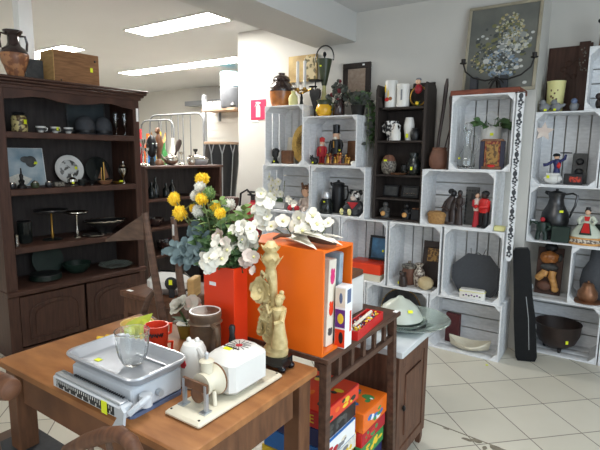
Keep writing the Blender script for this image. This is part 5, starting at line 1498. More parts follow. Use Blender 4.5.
g = G().lathe([(0, .28), (.128, .28), (.13, .47), (0, .47)], n=28)
g.ob('cover', 'bucketcyan', t)
g = G()
for k in range(28):
    a = k * 2 * PI / 28
    g.box((.131 * math.cos(a), .131 * math.sin(a), .375), (.004, .012, .18), rz=a)
g.ob('stripes', 'whitetag', t)
t = thing('small_kettle', 'small pale kettle with wire handle at the left end of the rear shelf', 'kettle', (-4.83, 1.62, 1.99))
G().lathe([(0, 0), (.05, 0), (.055, .02), (.04, .06), (.01, .07), (0, .075)], n=18).ob('body', 'petalpink', t)
G().tube(arc(0, .05, .05, 0, 180, 10, rz=.07), .006, 6).ob('handle', 'iron', t)
lathe_thing('dark_vase', 'small dark vase at the right end of the rear shelf in front of the canister', 'vase', (-4.40, 1.53, 1.99), [(0, 0), (.03, 0), (.045, .03), (.02, .06), (.02, .08), (0, .082)], 'darkgrey')
t = thing('metal_post', 'thin grey upright post in the rear room beside the partition', 'post', (-5.05, 1.65, 0))
G().bx(-.024, .024, -.024, .024, 0, 2.2).ob('tube', 'steel', t)
G().bx(-.05, .05, -.05, .05, 0, .01).ob('foot', 'steel', t)
# clothes and toys beyond the bookcase, standing on a rear table
t = thing('rear_table', 'white rear table with bright goods behind the bookcase', 'table', (-5.20, .92, 0))
G().bx(-.55, .42, -.16, .16, 1.10, 1.14, ch=.004).ob('top', 'white', t)
for sx in (-.52, .39):
    for sy in (-.13, .13):
        G().bx(sx - .025, sx + .025, sy - .025, sy + .025, 0, 1.10).ob('leg', 'white', t)
random.seed(44)
for i, (x, c, h, lb) in enumerate(((-5.52, 'redcloth', .56, 'red'), (-5.41, 'orange', .5, 'orange'), (-5.29, 'blue', .46, 'blue'), (-5.17, 'yprint', .52, 'yellow'), (-5.05, 'green', .38, 'green'), (-4.92, 'whitepom', .44, 'white'))):
    lathe_thing('bottle', lb + ' bottle standing on the rear table beyond the bookcase', 'bottle', (x, .90 + .04 * (i % 2), 1.14), [(0, 0), (.05, 0), (.054, .02), (.05, h * .6), (.02, h * .8), (.022, h), (0, h)], c, 18, 'bright bottles on the rear table')
tag(G().bx(-.06, .06, -.03, .03, 0, .3, ch=.02).tube(arc(0, .29, .04, 0, 180, 8), .006, 6).ob('shopping_bag', 'redcloth', None, (-4.33, 1.65, 1.30 - 1.3)), 'red bag on the rear floor beside the white wall', 'bag')
# ------------------------------------------------------------------ wooden table
TX0, TX1, TY0, TY1, TZ = -1.600, -0.740, -2.690, -2.150, 0.75
t = thing('wooden_table', 'worn light brown wooden table in the foreground', 'table', (0, 0, 0))
G().bx(TX0, TX1, TY0, TY1, TZ - .026, TZ, ch=.004).ob('tabletop', 'table', t)
for y in (TY0 + .03, TY1 - .05):
    G().bx(TX0 + .09, TX1 - .09, y, y + .02, TZ - .135, TZ - .026).ob('apron', 'tableleg', t)
for x in (TX0 + .03, TX1 - .05):
    G().bx(x, x + .02, TY0 + .09, TY1 - .09, TZ - .135, TZ - .026).ob('apron', 'tableleg', t)
for x in (TX0 + .015, TX1 - .075):
    for y in (TY0 + .015, TY1 - .075):
        G().bx(x, x + .06, y, y + .06, 0, TZ - .026, ch=.004).ob('leg', 'tableleg', t)

# kitchen scale
t = thing('kitchen_scale', 'grey enamelled kitchen scale with chrome tray and black sliding beam on the table', 'scale', (-1.09, -2.585, TZ))
G().prismz([(-.122, -.082), (.128, -.082), (.135, -.074), (.135, .076), (.128, .084), (-.122, .084), (-.129, .076), (-.129, -.074)], 0, .010).ob('base', 'bluegrey', t)
G().bx(-.126, .132, -.078, .083, .010, .080, ch=.006).ob('body', 'scalegrey', t)
G().bx(-.025, .02, -.0795, -.078, .040, .050).ob('name_plate', 'brass', t)
b = G().bx(-.155, .145, -.118, -.082, .018, .052, ch=.004).ob('beam', 'scalegrey', t)
G().bx(-.135, .118, -.1195, -.1175, .025, .046).ob('dial_strip', 'black', b)
g = G()
for k in range(26):
    x = -.13 + k * .0096
    g.bx(x - .0008, x + .0008, -.1205, -.1195, .038 if k % 5 else .034, .046)
    if k % 3 == 0:
        g.bx(x + .002, x + .0045, -.1205, -.1195, .026, .033)
g.ob('dial_marks', 'white', b)
G().bx(-.150, .135, -.114, -.088, .0525, .058, ch=.002).ob('rail', 'steel', b)
g = G()
for k in range(24):
    g.bx(-.09 + k * .009, -.087 + k * .009, -.094, -.088, .058, .061)
g.ob('notches', 'black', b)
sticker(b, (.083, -.1215, .036), w=.022, h=.032)
G().prism([(.118, .0), (.16, .012), (.168, .05), (.155, .062), (.14, .03)], -.126, -.118).ob('pointer_wing', 'scalegrey', t)
G().tube([(.15, -.10, .03), (.165, -.08, .05), (.16, -.05, .055)], .008, 8).cyl((.15, -.05, .03), .016, .03, 12).ob('balance_lever', 'scalegrey', t)
G().cyl((0, 0, 0), .009, .014, 14, T=Matrix.Translation((.134, .0, .04)) @ Matrix.Rotation(R(90), 4, 'Y')).ob('adjusting_knob', 'steel', t)
def rrect(hx, hy, r, n=5):
    out = []
    for cx, cy, a0 in ((hx - r, hy - r, 0), (-hx + r, hy - r, 90), (-hx + r, -hy + r, 180), (hx - r, -hy + r, 270)):
        for k in range(n):
            a = R(a0 + 90 * k / (n - 1))
            out.append((cx + r * math.cos(a), cy + r * math.sin(a)))
    return out
g = G()
rings = [(.150, .088, .03, .101), (.146, .084, .028, .104), (.132, .072, .022, .086), (.130, .070, .02, .083)]
pr = [(.128, .068, .02, .078), (.136, .074, .022, .080), (.152, .090, .03, .098), (.155, .093, .032, .103), (.152, .090, .03, .107), (.146, .084, .028, .104), (.134, .072, .022, .086), (.126, .066, .02, .083)]
vs, fs = [], []
for hx, hy, r, z in pr:
    vs += [(x, y, z) for x, y in rrect(hx, hy, r)]
k = 20
for a in range(len(pr) - 1):
    for i in range(k):
        j = (i + 1) % k
        fs.append((a * k + i, a * k + j, (a + 1) * k + j, (a + 1) * k + i))
fs.append(tuple(range(k - 1, -1, -1)))
fs.append(tuple((len(pr) - 1) * k + i for i in range(k)))
tr = g.add(vs, fs).ob('tray', 'traymetal', t, (0, .004, 0))
G().tube([(.152 * 1, 0, 0)] * 0 + [(x, y, .1055) for x, y in rrect(.152, .090, .03)], .0042, 6, closed=True).ob('rim', 'chrome', tr)
G().tube([(-.02, .045, .0875), (.11, .045, .0875)], .003, 6).ob('rod', 'chrome', tr)
sticker(tr, (-.075, -.035, .0845), w=.02, h=.0012, rx=R(0)).scale = (1, 12, 1)
t = thing('glass_tumbler', 'clear glass tumbler with rounded bottom standing in the scale tray', 'glass', (-1.06, -2.580, TZ + .0835))
vs, fs = [], []
TP = [(.0, .0, 0), (.016, 0, 0), (.027, .008, .3), (.037, .03, 1), (.042, .055, 1), (.044, .085, .5), (.046, .098, 0), (.0435, .098, 0), (.041, .06, 0), (.035, .032, 0), (.023, .013, 0), (0, .010, 0)]
for r, z, q in TP:
    for k in range(60):
        a = 2 * PI * k / 60
        rr_ = r * (1 + .022 * q * math.cos(a * 20))
        vs.append((rr_ * math.cos(a), rr_ * math.sin(a), z))
for a in range(len(TP) - 1):
    for k in range(60):
        j = (k + 1) % 60
        fs.append((a * 60 + k, a * 60 + j, a * 60 + 60 + j, a * 60 + 60 + k))
G().add(vs, fs).ob('bowl', 'cutglass', t)

# white electric coffee mill
t = thing('coffee_mill', 'white plastic coffee mill with a red flower mark and two small knobs on the table', 'coffee mill', (-.972, -2.445, TZ), R(10))
G().lathe([(0, 0), (.036, 0), (.040, .006), (.043, .03), (.042, .07), (.036, .105), (.028, .122), (.014, .128), (0, .128)], n=30).ob('body', 'white', t)
G().lathe([(0, 0), (.037, 0), (.039, .008), (0, .008)], n=30).ob('foot', 'grey', t)
for s, y in ((-1, -.004), (1, .004)):
    G().sph((s * .011, y, .131), (.0075, .0075, .009), 12).ob('knob', 'white', t)
G().tube([(.026, -.012, .118), (.041, -.012, .10), (.047, -.012, .05), (.042, -.012, .01)], [.008, .010, .010, .008], 8).ob('handle_rib', 'white', t)
g = G()
for k in range(6):
    a = k * PI / 3
    g.sph((-.004 + .006 * math.cos(a), -.0412, .075 + .007 * math.sin(a)), (.005, .003, .006), 8)
g.sph((-.004, -.0412, .075), (.005, .003, .005), 8)
g.ob('flower_mark', 'redcloth', t)
# tankard
t = thing('tankard', 'tall brown carved tankard with white inside behind the coffee mill', 'tankard', (-1.045, -2.325, TZ), R(-20))
G().lathe([(0, 0), (.050, 0), (.051, .012), (.046, .025), (.048, .09), (.046, .14), (.050, .15), (.051, .166), (.048, .17), (.0, .17)], n=32).ob('body', 'tankard', t)
G().lathe([(0, .16), (.046, .16), (.0485, .1715), (.044, .1715), (.04, .166), (0, .164)], n=32).ob('lining', 'white', t)
for z in (.03, .13):
    G().lathe([(.046, z), (.053, z + .006), (.046, z + .012)], n=32).ob('band', 'tankard', t)
G().tube([(.046, 0, .135), (.078, 0, .135), (.088, 0, .10), (.078, 0, .055), (.048, 0, .035)], .008, 8).ob('handle', 'tankard', t)
sticker(t, (.018, -.048, .065), R(18), w=.03, h=.022)

# electric slicer / grater on its board
t = thing('electric_grinder', 'cream and white electric food grinder mounted on a cream board on the table', 'grinder', (-.847, -2.437, TZ))
G().bx(-.062, .060, -.168, .168, .0, .016, ch=.006).ob('board', 'cream', t)
g = G()
for x in (-.05, .048):
    for y in (-.155, .155):
        g.cyl((x, y, .016), .003, .0015, 8)
g.ob('screws', 'iron', t)
G().bx(-.056, .057, -.045, .105, .017, .128, ch=.020).ob('motor_housing', 'white', t)
mk = G()
for k in range(14):
    a = 2 * PI * k / 14
    mk.tube([(.012 * math.cos(a), .045 + .012 * math.sin(a), .1285), (.034 * math.cos(a), .045 + .034 * math.sin(a), .1285)], .0011, 4)
mk.ob('ray_marks', 'darkgrey', t)
mk = G()
for k in range(6):
    a = k * PI / 3
    mk.sph((.006 * math.cos(a), .045 + .006 * math.sin(a), .1285), (.005, .005, .0012), 8)
mk.sph((0, .045, .1285), (.005, .005, .0015), 8)
mk.ob('flower_mark', 'redcloth', t)
g = G()
for k in range(7):
    g.bx(-.034 + k * .008, -.0285 + k * .008, .0185, .0245, .128, .1292)
g.ob('printed_letters', 'black', t)
G().bx(-.022, .002, .003, .017, .128, .1292).ob('price_tag', 'tag', t)
TT = Matrix.Translation((0, -.045, .070)) @ Matrix.Rotation(R(90), 4, 'X')
G().lathe([(0, 0), (.040, 0), (.042, .008), (.036, .014), (.026, .026), (.024, .042), (.03, .044), (.03, .055), (.0, .055)], T=TT, n=26).ob('nozzle', 'cream', t)
G().lathe([(.0405, .002), (.0435, .004), (.0435, .007), (.0405, .009)], T=TT, n=26).ob('seam_ring', 'copper', t)
G().lathe([(0, 0), (.016, 0), (.016, .03), (.02, .04), (.012, .045), (0, .046)], c=(-.006, -.073, .085), n=16).ob('feed_neck', 'cream', t)
G().cyl((-.006, -.073, .128), .005, .012, 10).sph((-.006, -.073, .144), .006, 10).ob('bolt', 'chrome', t)
for s in (-1, 1):
    G().tube([(s * .03, -.082, .016), (s * .02, -.075, .05)], .006, 8).ob('support', 'cream', t)
for x in (-.042, .034):
    G().bx(x, x + .007, -.125, -.115, .016, .088).bx(x - .01, x + .01, -.133, -.107, .016, .020).ob('bracket', 'steel', t)
G().bx(-.043, .042, -.123, -.116, .068, .09).ob('front_plate', 'browncarve', t)
TT = Matrix.Translation((0, -.09, .05)) @ Matrix.Rotation(R(90), 4, 'X')
G().lathe([(0, 0), (.021, 0), (.021, .026), (.016, .03), (0, .03)], T=TT, n=22).ob('grating_drum', 'browncarve', t)
c = G().tube([(-.06, -.02, .098), (-.078, .05, .094), (-.082, .105, .092)], .0045, 8).ob('crank', 'steel', t)
G().lathe([(0, 0), (.009, 0), (.011, .01), (.008, .03), (.010, .05), (.007, .058), (0, .06)], c=(-.082, .107, .092), n=14).ob('crank_handle', 'black', c)
G().tube([(-.052, .0, .098), (-.066, -.022, .098)], .006, 8).ob('crank_boss', 'steel', t)

# red mugs, bright leaf dish, rose pot
for i, z in enumerate((0, .059)):
    t = thing('red_mug', ('lower of two stacked red mugs with black writing beside the scale', 'upper of two stacked red mugs with black writing beside the scale')[i], 'mug', (-1.190 + .006 * i, -2.40, TZ + z), R(75 + 12 * i), 'stacked red mugs')
    G().lathe([(0, 0), (.031, 0), (.034, .006), (.036, .056), (.037, .059), (.033, .059), (.031, .01), (0, .006)], n=28).ob('body', mat('mug_red', (204, 58, 34), .4), t)
    G().tube([(.034, .0, .050), (.056, 0, .046), (.053, 0, .018), (.033, 0, .013)], .005, 8).ob('handle', 'redlac', t)
    g = G()
    pts = []
    for k in range(40):
        a = R(-195 + k * 2.6)
        z_ = .034 + .007 * math.sin(k * 1.35) + (.006 if k % 9 == 4 else 0)
        r_ = .0362
        pts.append((r_ * math.cos(a), r_ * math.sin(a), z_))
    g.tube(pts, .0018, 5).ob('black_script', 'black', t)
t = thing('leaf_dish', 'yellow and green leaf-shaped ceramic dish behind the scale', 'dish', (-1.290, -2.370, TZ))
g = G()
G().leaf((-.04, -.03, .01), (.35, .3, .85), .13, .10, 0, .35, .2, up=(0, -1, .3)).leaf((-.03, -.04, .008), (.9, -.1, .5), .12, .075, 0, .35, .2, up=(0, -1, .4)).leaf((-.02, .0, .01), (-.5, .3, .7), .1, .08, 0, .3, .2, up=(0, -1, .3)).sph((0, 0, .02), (.07, .05, .02), 16).sph((.005, .012, .052), (.05, .035, .044), 16, bumpy=.25).sph((-.045, -.01, .04), (.035, .03, .036), 14, bumpy=.2).ob('leaf_bowl', mat('yellow_green_glaze', (206, 204, 62), .35, rgb2=(158, 178, 66), scale=12), t)
G().sph((.045, -.03, .04), (.03, .026, .036), 14, bumpy=.05).ob('lemon', 'yellow', t)
t = thing('yellow_bowl', 'pale yellow ceramic fruit bowl behind the leaf-shaped dish', 'bowl', (-1.395, -2.315, TZ))
G().lathe([(0, 0), (.03, 0), (.05, .03), (.058, .055), (.054, .055), (.045, .03), (0, .012)], n=26).sph((.0, 0, .045), (.035, .03, .02), 12, bumpy=.15).ob('bowl', mat('straw_glaze', (226, 200, 128), .45, rgb2=(206, 176, 96), scale=14), t)
tag(G().tube([(-.07, 0, .016), (-.03, -.01, .018), (.02, -.008, .018), (.06, .012, .02)], [.006, .015, .015, .005], 10).tube([(-.06, .026, .016), (-.02, .02, .018), (.03, .025, .018), (.065, .04, .02)], [.006, .014, .014, .005], 10).ob('banana_pair', 'yellow', None, (-1.395, -2.425, TZ)), 'flat pair of yellow fruit lying behind the scale tray', 'fruit')
t = thing('rose_pot', 'white artificial rose in a small olive pot beside the red mugs', 'artificial flower', (-1.255, -2.21, TZ))
G().lathe([(0, 0), (.026, 0), (.036, .045), (.038, .05), (.032, .05), (0, .04)], n=22).ob('pot', mat('olive_glaze', (150, 140, 66), .4, rgb2=(112, 106, 52), scale=10), t)
G().tube([(0, 0, .045), (-.008, -.01, .08), (-.015, -.02, .10)], .004, 6).leaf((0, 0, .05), (-.7, -.4, .5), .06, .04).leaf((0, 0, .05), (.6, -.6, .5), .06, .04).leaf((0, -.01, .06), (-.2, -1, .4), .05, .035).ob('stem', 'leaf', t)
G().flower((-.01, -.02, .115), (-.2, -.6, .7), .042, 7, 0, cup=.25, layers=3).flower((.03, .0, .125), (.5, -.5, .6), .036, 6, 0, cup=.4, layers=2).ob('blossom', 'petal', t)

# ------------------------------------------------------------------ red vase and its flowers
VX, VY, VZ = -1.055, -2.222, TZ
t = thing('square_vase', 'tall square red-orange vase holding the artificial flowers', 'vase', (VX, VY, VZ))
g = G()
h_, hx, hy = .295, .066, .032
g.bx(-hx, hx, -hy, -hy + .006, 0, h_, ch=.001).bx(-hx, hx, hy - .006, hy, 0, h_, ch=.001).bx(-hx, -hx + .006, -hy + .006, hy - .006, 0, h_).bx(hx - .006, hx, -hy + .006, hy - .006, 0, h_).bx(-hx + .006, hx - .006, -hy + .006, hy - .006, 0, .006)
g.ob('body', 'redlac', t)
sticker(t, (-.025, -hy - .001, .235), w=.028, h=.012, m='whitetag')
random.seed(77)
VT = Vector((VX, VY, VZ + .01))
GRP = 'artificial flower stems in the red vase'
def stem_pts(tip, spread=.8):
    tip = Vector(tip)
    m1 = Vector((VX + max(-.055, min(.055, (tip.x - VX) * .35)), VY + max(-.03, min(.03, (tip.y - VY) * .35)), VZ + .285))
    m2 = m1.lerp(tip, .55) + Vector((0, 0, .02))
    return [Vector((VX + (m1.x - VX) * .4, VY + (m1.y - VY) * .4, VZ + .03)), m1, m2, tip]
def pom_stem(label, tip, r, m, tall=1.0, leaves=4):
    b = stem_pts(tip)
    t = thing('pompom_flower', label, 'artificial flower', b[0], 0, GRP)
    L = [p - b[0] for p in b]
    g = G().tube(L, .0022, 5)
    for k in range(leaves):
        p = L[1].lerp(L[2], k / leaves) if k % 2 else L[2].lerp(L[3], k / leaves * .8)
        g.leaf(p, (random.uniform(-1, 1), random.uniform(-1, .3), random.uniform(.1, .8)), .045, .018, 1)
    g.ob('stem', ['stem', 'leaflight'], t)
    g = G()
    n = 90
    for k in range(n):
        z = 1 - 2 * (k + .5) / n
        a = k * 2.39996
        q = math.sqrt(1 - z * z)
        d = Vector((q * math.cos(a), q * math.sin(a), z * tall))
        u_ = Vector((-math.sin(a), math.cos(a), .3))
        g.leaf(L[3] + d * r * .45, d, r * random.uniform(.55, .8), r * .34, 0, .3, random.uniform(-.2, .3), up=u_)
    g.sph(L[3], (r * .72, r * .72, r * .72 * tall), 10)
    g.ob('blossom', m, t)
    return t
poms = [('y1', (-1.227, -2.15, 1.312), .024, 'yellow', 1.0, 'yellow pompom flower at the very top of the bouquet'),
 ('y2', (-1.316, -2.2, 1.240), .021, 'yellow', 1.45, 'leftmost elongated yellow flower of the bouquet'),
 ('y3', (-1.265, -2.22, 1.197), .024, 'yellow', 1.25, 'large yellow flower just below the leftmost one'),
 ('y4', (-1.144, -2.2, 1.271), .020, 'leaflight', 1.3, 'yellow-green bud flower beside the upper white pompoms'),
 ('y5', (-1.157, -2.22, 1.252), .021, 'yellow', 1.0, 'yellow pompom below the yellow-green bud flower'),
 ('y6', (-1.118, -2.2, 1.230), .018, 'yellow', 1.0, 'small yellow pompom right of the middle of the bouquet'),
 ('y7', (-1.048, -2.25, 1.217), .018, 'yellow', 1.0, 'lowest right yellow pompom of the bouquet'),
 ('y8', (-1.222, -2.2, 1.215), .013, 'yellow', 1.3, 'small narrow yellow bud left of the middle of the bouquet'),
 ('w1', (-1.186, -2.2, 1.289), .019, 'whitepom', 1.0, 'upper white pompom just under the topmost yellow flower'),
 ('w2', (-1.206, -2.2, 1.258), .019, 'whitepom', 1.0, 'second white pompom, left of the yellow-green bud'),
 ('w3', (-1.177, -2.22, 1.210), .020, 'whitepom', 1.3, 'lower greenish white flower in the middle of the bouquet'),
 ('w4', (-1.100, -2.15, 1.232), .020, 'whitepom', 1.0, 'white pompom right of the small yellow pompom'),
 ('w5', (-1.053, -2.15, 1.217), .014, 'whitepom', 1.1, 'small white bud at the right of the green foliage')]
for k, tip, r, m, tl, lb in poms:
    pom_stem(lb, tip, r, m, tl)
# green filler foliage
FOL = [((-1.074, -2.20, 1.19), 'green leafy stem in the middle of the bouquet', 'leaf'),
 ((-1.020, -2.20, 1.17), 'green leafy stem above the pale cluster by the orange box', 'leaflight'),
 ((-1.150, -2.20, 1.19), 'green leafy stem left in the bouquet under the yellow pompoms', 'leaf'),
 ((-1.032, -2.15, 1.225), 'tall green leafy stem at the right of the yellow pompoms', 'leaflight'),
 ((-1.105, -2.25, 1.13), 'low dark green stem at the front left of the bouquet', 'leaf'),
 ((-1.055, -2.26, 1.11), 'low green stem at the front right above the vase rim', 'leaf'),
 ((-1.110, -2.18, 1.25), 'light green stem reaching up between the white pompoms', 'leaflight'),
 ((-1.000, -2.24, 1.10), 'dark green stem behind the white cluster over the vase front', 'leaf'),
 ((-1.165, -2.23, 1.13), 'dark green stem beside the grey-blue leaves', 'leaf'),
 ((-.970, -2.20, 1.13), 'green stem between the two right-hand white clusters', 'leaf')]
for tip, lb, m_ in FOL:
    b = stem_pts(tip)
    t = thing('foliage_spray', lb, 'artificial foliage', b[0], 0, 'green foliage stems in the red vase')
    L = [p - b[0] for p in b]
    G().tube(L, .002, 5).ob('stem', 'stem', t)
    g = G()
    for k in range(54):
        s = k / 53
        p = L[1].lerp(L[3], s * .98 + .02)
        a = k * 2.4
        p = p + Vector((math.cos(a * 1.7), math.sin(a * 1.7), random.uniform(-.6, .6))) * random.uniform(0, .022)
        g.leaf(p, (math.cos(a), math.sin(a), random.uniform(-.2, .6)), random.uniform(.024, .044), random.uniform(.012, .022), 0, .2, random.uniform(-.1, .3), up=(.6, -.7, random.uniform(-.2, .9)))
    g.ob('leaves', m_, t)
# grey-blue eucalyptus
for i, tip in enumerate(((-1.300, -2.25, 1.055), (-1.225, -2.2, 1.135), (-1.236, -2.25, 1.062), (-1.165, -2.25, 1.075), (-1.175, -2.22, 1.115))):
    b = stem_pts(tip)
    t = thing('eucalyptus_spray', ('long grey-blue leafy stem reaching out to the left of the vase', 'upright grey-blue leafy stem left of the vase', 'drooping grey-blue leafy stem at the middle left of the vase', 'short grey-blue leafy stem at the left rim of the vase', 'grey-blue leafy stem nearest the green foliage')[i], 'artificial foliage', b[0], 0, 'grey-blue foliage stems in the red vase')
    L = [p - b[0] for p in b]
    G().tube(L, .0022, 5).ob('stem', 'euca', t)
    g = G()
    for k in range(34):
        s = .3 + .7 * k / 33
        p = L[1].lerp(L[2], s * 2) if s < .5 else L[2].lerp(L[3], s * 2 - 1)
        a = k * 2.4
        p = p + Vector((math.cos(a * 1.7), 0, math.sin(a * 1.7))) * random.uniform(0, .028)
        sz = random.uniform(.024, .044) * (1.0 if s < .85 else .6)
        g.leaf(p, (math.cos(a) * .8, -.3 + .3 * math.sin(a), math.sin(a)), sz, sz * .75, 0, .15, random.uniform(-.2, .3), up=(random.uniform(-.2, .9), -.75, random.uniform(-.2, .9)), rnd=True)
    g.ob('leaves', 'euca', t)
# white blossom branches: (label, branch points, blossoms)
br = [('white blossom cluster hanging over the front of the red vase', [(-1.03, -2.225, 1.03), (-1.02, -2.28, 1.10), (-1.02, -2.31, 1.09)],
       [((-1.023, -2.30, 1.120), .030), ((-0.998, -2.29, 1.118), .028), ((-1.037, -2.31, 1.072), .030), ((-0.996, -2.31, 1.092), .028), ((-1.02, -2.32, 1.095), .026), ((-1.048, -2.31, 1.052), .024)], 'petal'),
      ('pale pinkish blossoms above the white cluster at the vase front', [(-1.02, -2.225, 1.03), (-1.01, -2.26, 1.12), (-1.005, -2.285, 1.14)],
       [((-1.03, -2.28, 1.146), .022), ((-0.992, -2.28, 1.146), .022)], 'petalpink'),
      ('dense white blossom cluster right of the green foliage', [(-1.0, -2.2, 1.04), (-.99, -2.2, 1.11), (-.985, -2.21, 1.15)],
       [((-0.989, -2.21, 1.160), .032), ((-0.956, -2.21, 1.140), .032), ((-1.010, -2.21, 1.118), .030), ((-0.976, -2.21, 1.180), .030), ((-0.948, -2.21, 1.168), .028), ((-.975, -2.225, 1.125), .028), ((-1.005, -2.215, 1.15), .026)], 'petal'),
      ('white blossom branch rising above the orange box', [(-.995, -2.19, 1.04), (-.955, -2.16, 1.15), (-.955, -2.15, 1.22), (-.948, -2.15, 1.28)],
       [((-0.960, -2.15, 1.240), .030), ((-0.948, -2.155, 1.284), .030), ((-0.960, -2.16, 1.190), .028), ((-.985, -2.15, 1.215), .024), ((-.935, -2.15, 1.262), .026), ((-.945, -2.155, 1.215), .026)], 'petal'),
      ('pale blossom cluster drooping beside the figurine top', [(-.99, -2.215, 1.04), (-.95, -2.225, 1.10), (-.93, -2.23, 1.08)],
       [((-0.938, -2.23, 1.085), .028), ((-0.958, -2.235, 1.070), .026), ((-.93, -2.235, 1.055), .020)], 'petalpink')]
for lb, pts, fl, m in br:
    base = Vector((VX + .03, VY, VZ + .03))
    t = thing('blossom_spray', lb, 'artificial flower', base, 0, 'white blossom branches in the red vase')
    L = [Vector((0, 0, 0))] + [Vector(p) - base for p in pts]
    g = G().tube(L, .0028, 6)
    for p, r in fl:
        q = Vector(p) - base
        n_ = min(L[1:], key=lambda v: (v - q).length)
        g.tube([n_, q], .0018, 5)
    g.ob('branch', 'twig', t)
    for p, r in fl:
        q = Vector(p) - base
        for e in range(3):
            qq = q + Vector((random.uniform(-.6, .6), random.uniform(-.5, .3), random.uniform(-.6, .6))) * r
            G().flower(qq, (random.uniform(-.4, .8), -1, random.uniform(-.2, .8)), r * random.uniform(.62, .85), 5, 0, 1 if e == 0 else None, cup=.25, layers=1).ob('blossom', [m, 'paleyellow'], t)

# ------------------------------------------------------------------ slatted shelf with games, orange box on top
EX0, EX1, EY0, EY1, EZ = -1.10, -.708, -2.142, -1.572, .78
t = thing('games_shelf', 'dark brown slatted side shelf unit behind the table, full of board games', 'shelf unit', (0, 0, 0))
G().bx(EX0, EX1, EY0, EY1, EZ - .020, EZ, ch=.003).ob('top', 'etawood', t)
for x in (EX0 + .01, EX1 - .028):
    G().bx(x, x + .018, EY0 + .028, EY1 - .03, .665, .69, ch=.002).ob('rail', 'etawood', t)
    for k in range(5):
        y = EY0 + .10 + k * .088
        G().bx(x + .003, x + .015, y - .010, y + .010, .69, EZ - .020).ob('spindle', 'etawood', t)
for x in (EX0 + .005, EX1 - .033):
    G().bx(x, x + .028, EY0 + .002, EY0 + .03, 0, EZ - .020, ch=.002).ob('leg', 'etawood', t)
    G().prism([(0, 0), (.028, 0), (.028, EZ - .02), (0, EZ - .02)], 0, .028, T=Matrix(((1, 0, 0, x), (0, 1, -.075, EY1 - .03 + .058 - .028), (0, 0, 1, 0), (0, 0, 0, 1)))).ob('leg', 'etawood', t)
G().bx(EX0 + .036, EX1 - .036, EY0 + .03, EY1 - .004, .14, .16, ch=.002).ob('bottom_shelf', 'etawood', t)
G().bx(EX0 + .02, EX1 - .006, EY0 + .03, EY1 + .0, .118, .139).ob('bottom_rail', 'etawood', t)
# orange box
t = thing('orange_box', 'large orange wooden box standing on its side, open to the right', 'box', (0, 0, EZ))
OX0, OX1, OY0, OY1, OH = -1.065, -.732, -2.140, -1.955, .335
G().bx(OX0, OX1, OY0, OY0 + .008, 0, OH).ob('front_panel', 'orange', t)
G().bx(OX0, OX1, OY1 - .008, OY1, 0, OH).ob('rear_panel', 'orange', t)
G().bx(OX0, OX1, OY0 + .008, OY1 - .008, OH - .008, OH).ob('top_panel', 'orange', t)
G().bx(OX0, OX1, OY0 + .008, OY1 - .008, 0, .008).ob('bottom_panel', 'orange', t)
G().bx(OX0, OX0 + .008, OY0 + .008, OY1 - .008, .008, OH - .008).ob('end_panel', 'orange', t)
t = thing('board_game', 'cream game box with pink cartoon figures standing first in the orange box', 'game box', (-.89, -2.062, EZ + .0085), rot=(R(-3), 0, 0))
G().bx(-.14, .138, -.022, .022, 0, .285, ch=.002).ob('box', 'paper', t)
for z, s, m_ in ((.225, .028, 'pink'), (.12, .026, 'redlac'), (.045, .014, 'darkgrey')):
    G().sph((.1385, 0, z), (.0012, .014, s * .8), 10).sph((.1385, -.006, z + s * .75), (.0012, .007, s * .35), 8).sph((.1385, .007, z + s * .7), (.0012, .006, s * .35), 8).ob('cartoon_print', m_, t)
t = thing('puzzle_box', 'grey-blue shiny framed box standing second in the orange box', 'game box', (-.89, -2.012, EZ + .0085), rot=(R(-3), 0, 0))
G().bx(-.14, .142, -.011, .011, 0, .30, ch=.004).ob('box', mat('grey_blue_wrap', (160, 178, 188), .35, rgb2=(124, 142, 154), scale=18), t)
t = thing('card_game', 'white, purple and red game box with picture windows beside the orange box', 'game box', (-.727, -2.017, EZ), rot=(0, 0, R(4)))
G().bx(-.019, .019, -.026, .026, 0, .205, ch=.0015).ob('box', 'whitetag', t)
g = G()
g.bx(-.0175, .0175, -.0272, -.0262, .070, .130, 0).bx(-.0175, .0175, -.0272, -.0262, .004, .064, 1).bx(-.0175, .0175, -.0272, -.0262, .138, .20, 4)
g.sph((.002, -.0274, .10), (.011, .0008, .018), 10, 2).sph((.004, -.0274, .036), (.008, .0008, .02), 10, 3).sph((.002, -.0274, .168), (.006, .0008, .018), 8, 5)
g.bx(.0192, .0198, -.016, .012, .15, .195, 5).bx(.0192, .0198, .006, .018, .05, .12, 1)
g.ob('printed_panels', ['purple', 'redlac', 'yprint', 'black', 'paper', 'bluegrey'], t)
t = thing('bead_game', 'open red tray of coloured beads lying along the right edge of the games shelf', 'game', (-.748, -1.835, EZ), R(5))
G().bx(-.034, .034, -.125, .125, 0, .006).bx(-.034, -.028, -.125, .125, .006, .032).bx(.028, .034, -.125, .125, .006, .032).bx(-.028, .028, -.125, -.119, .006, .032).bx(-.028, .028, .119, .125, .006, .032).ob('tray', 'red', t)
random.seed(4)
g = G()
for k in range(220):
    g.sph((random.uniform(-.023, .023), random.uniform(-.113, .113), random.uniform(.012, .030)), .0052, 6, random.randrange(4))
b_ = g.ob('beads', ['yprint', 'white', 'navy', 'redcloth'], t)
b_['kind'] = 'stuff'
G().tube([(.002, -.085, .036), (-.002, .09, .036)], .006, 8).ob('rod', 'paper', t)
t = thing('white_carton', 'plain white carton behind the red bead tray', 'carton', (-.90, -1.72, EZ))
G().box((0, 0, .075), (.12, .14, .15), ch=.004).ob('carton', 'white', t)
tag(G().box((0, 0, .012), (.13, .11, .024), ch=.004).ob('brown_tray', 'brownwood', None, (-.90, -1.72, EZ + .15)), 'dark brown flat box lying on the white carton', 'box')
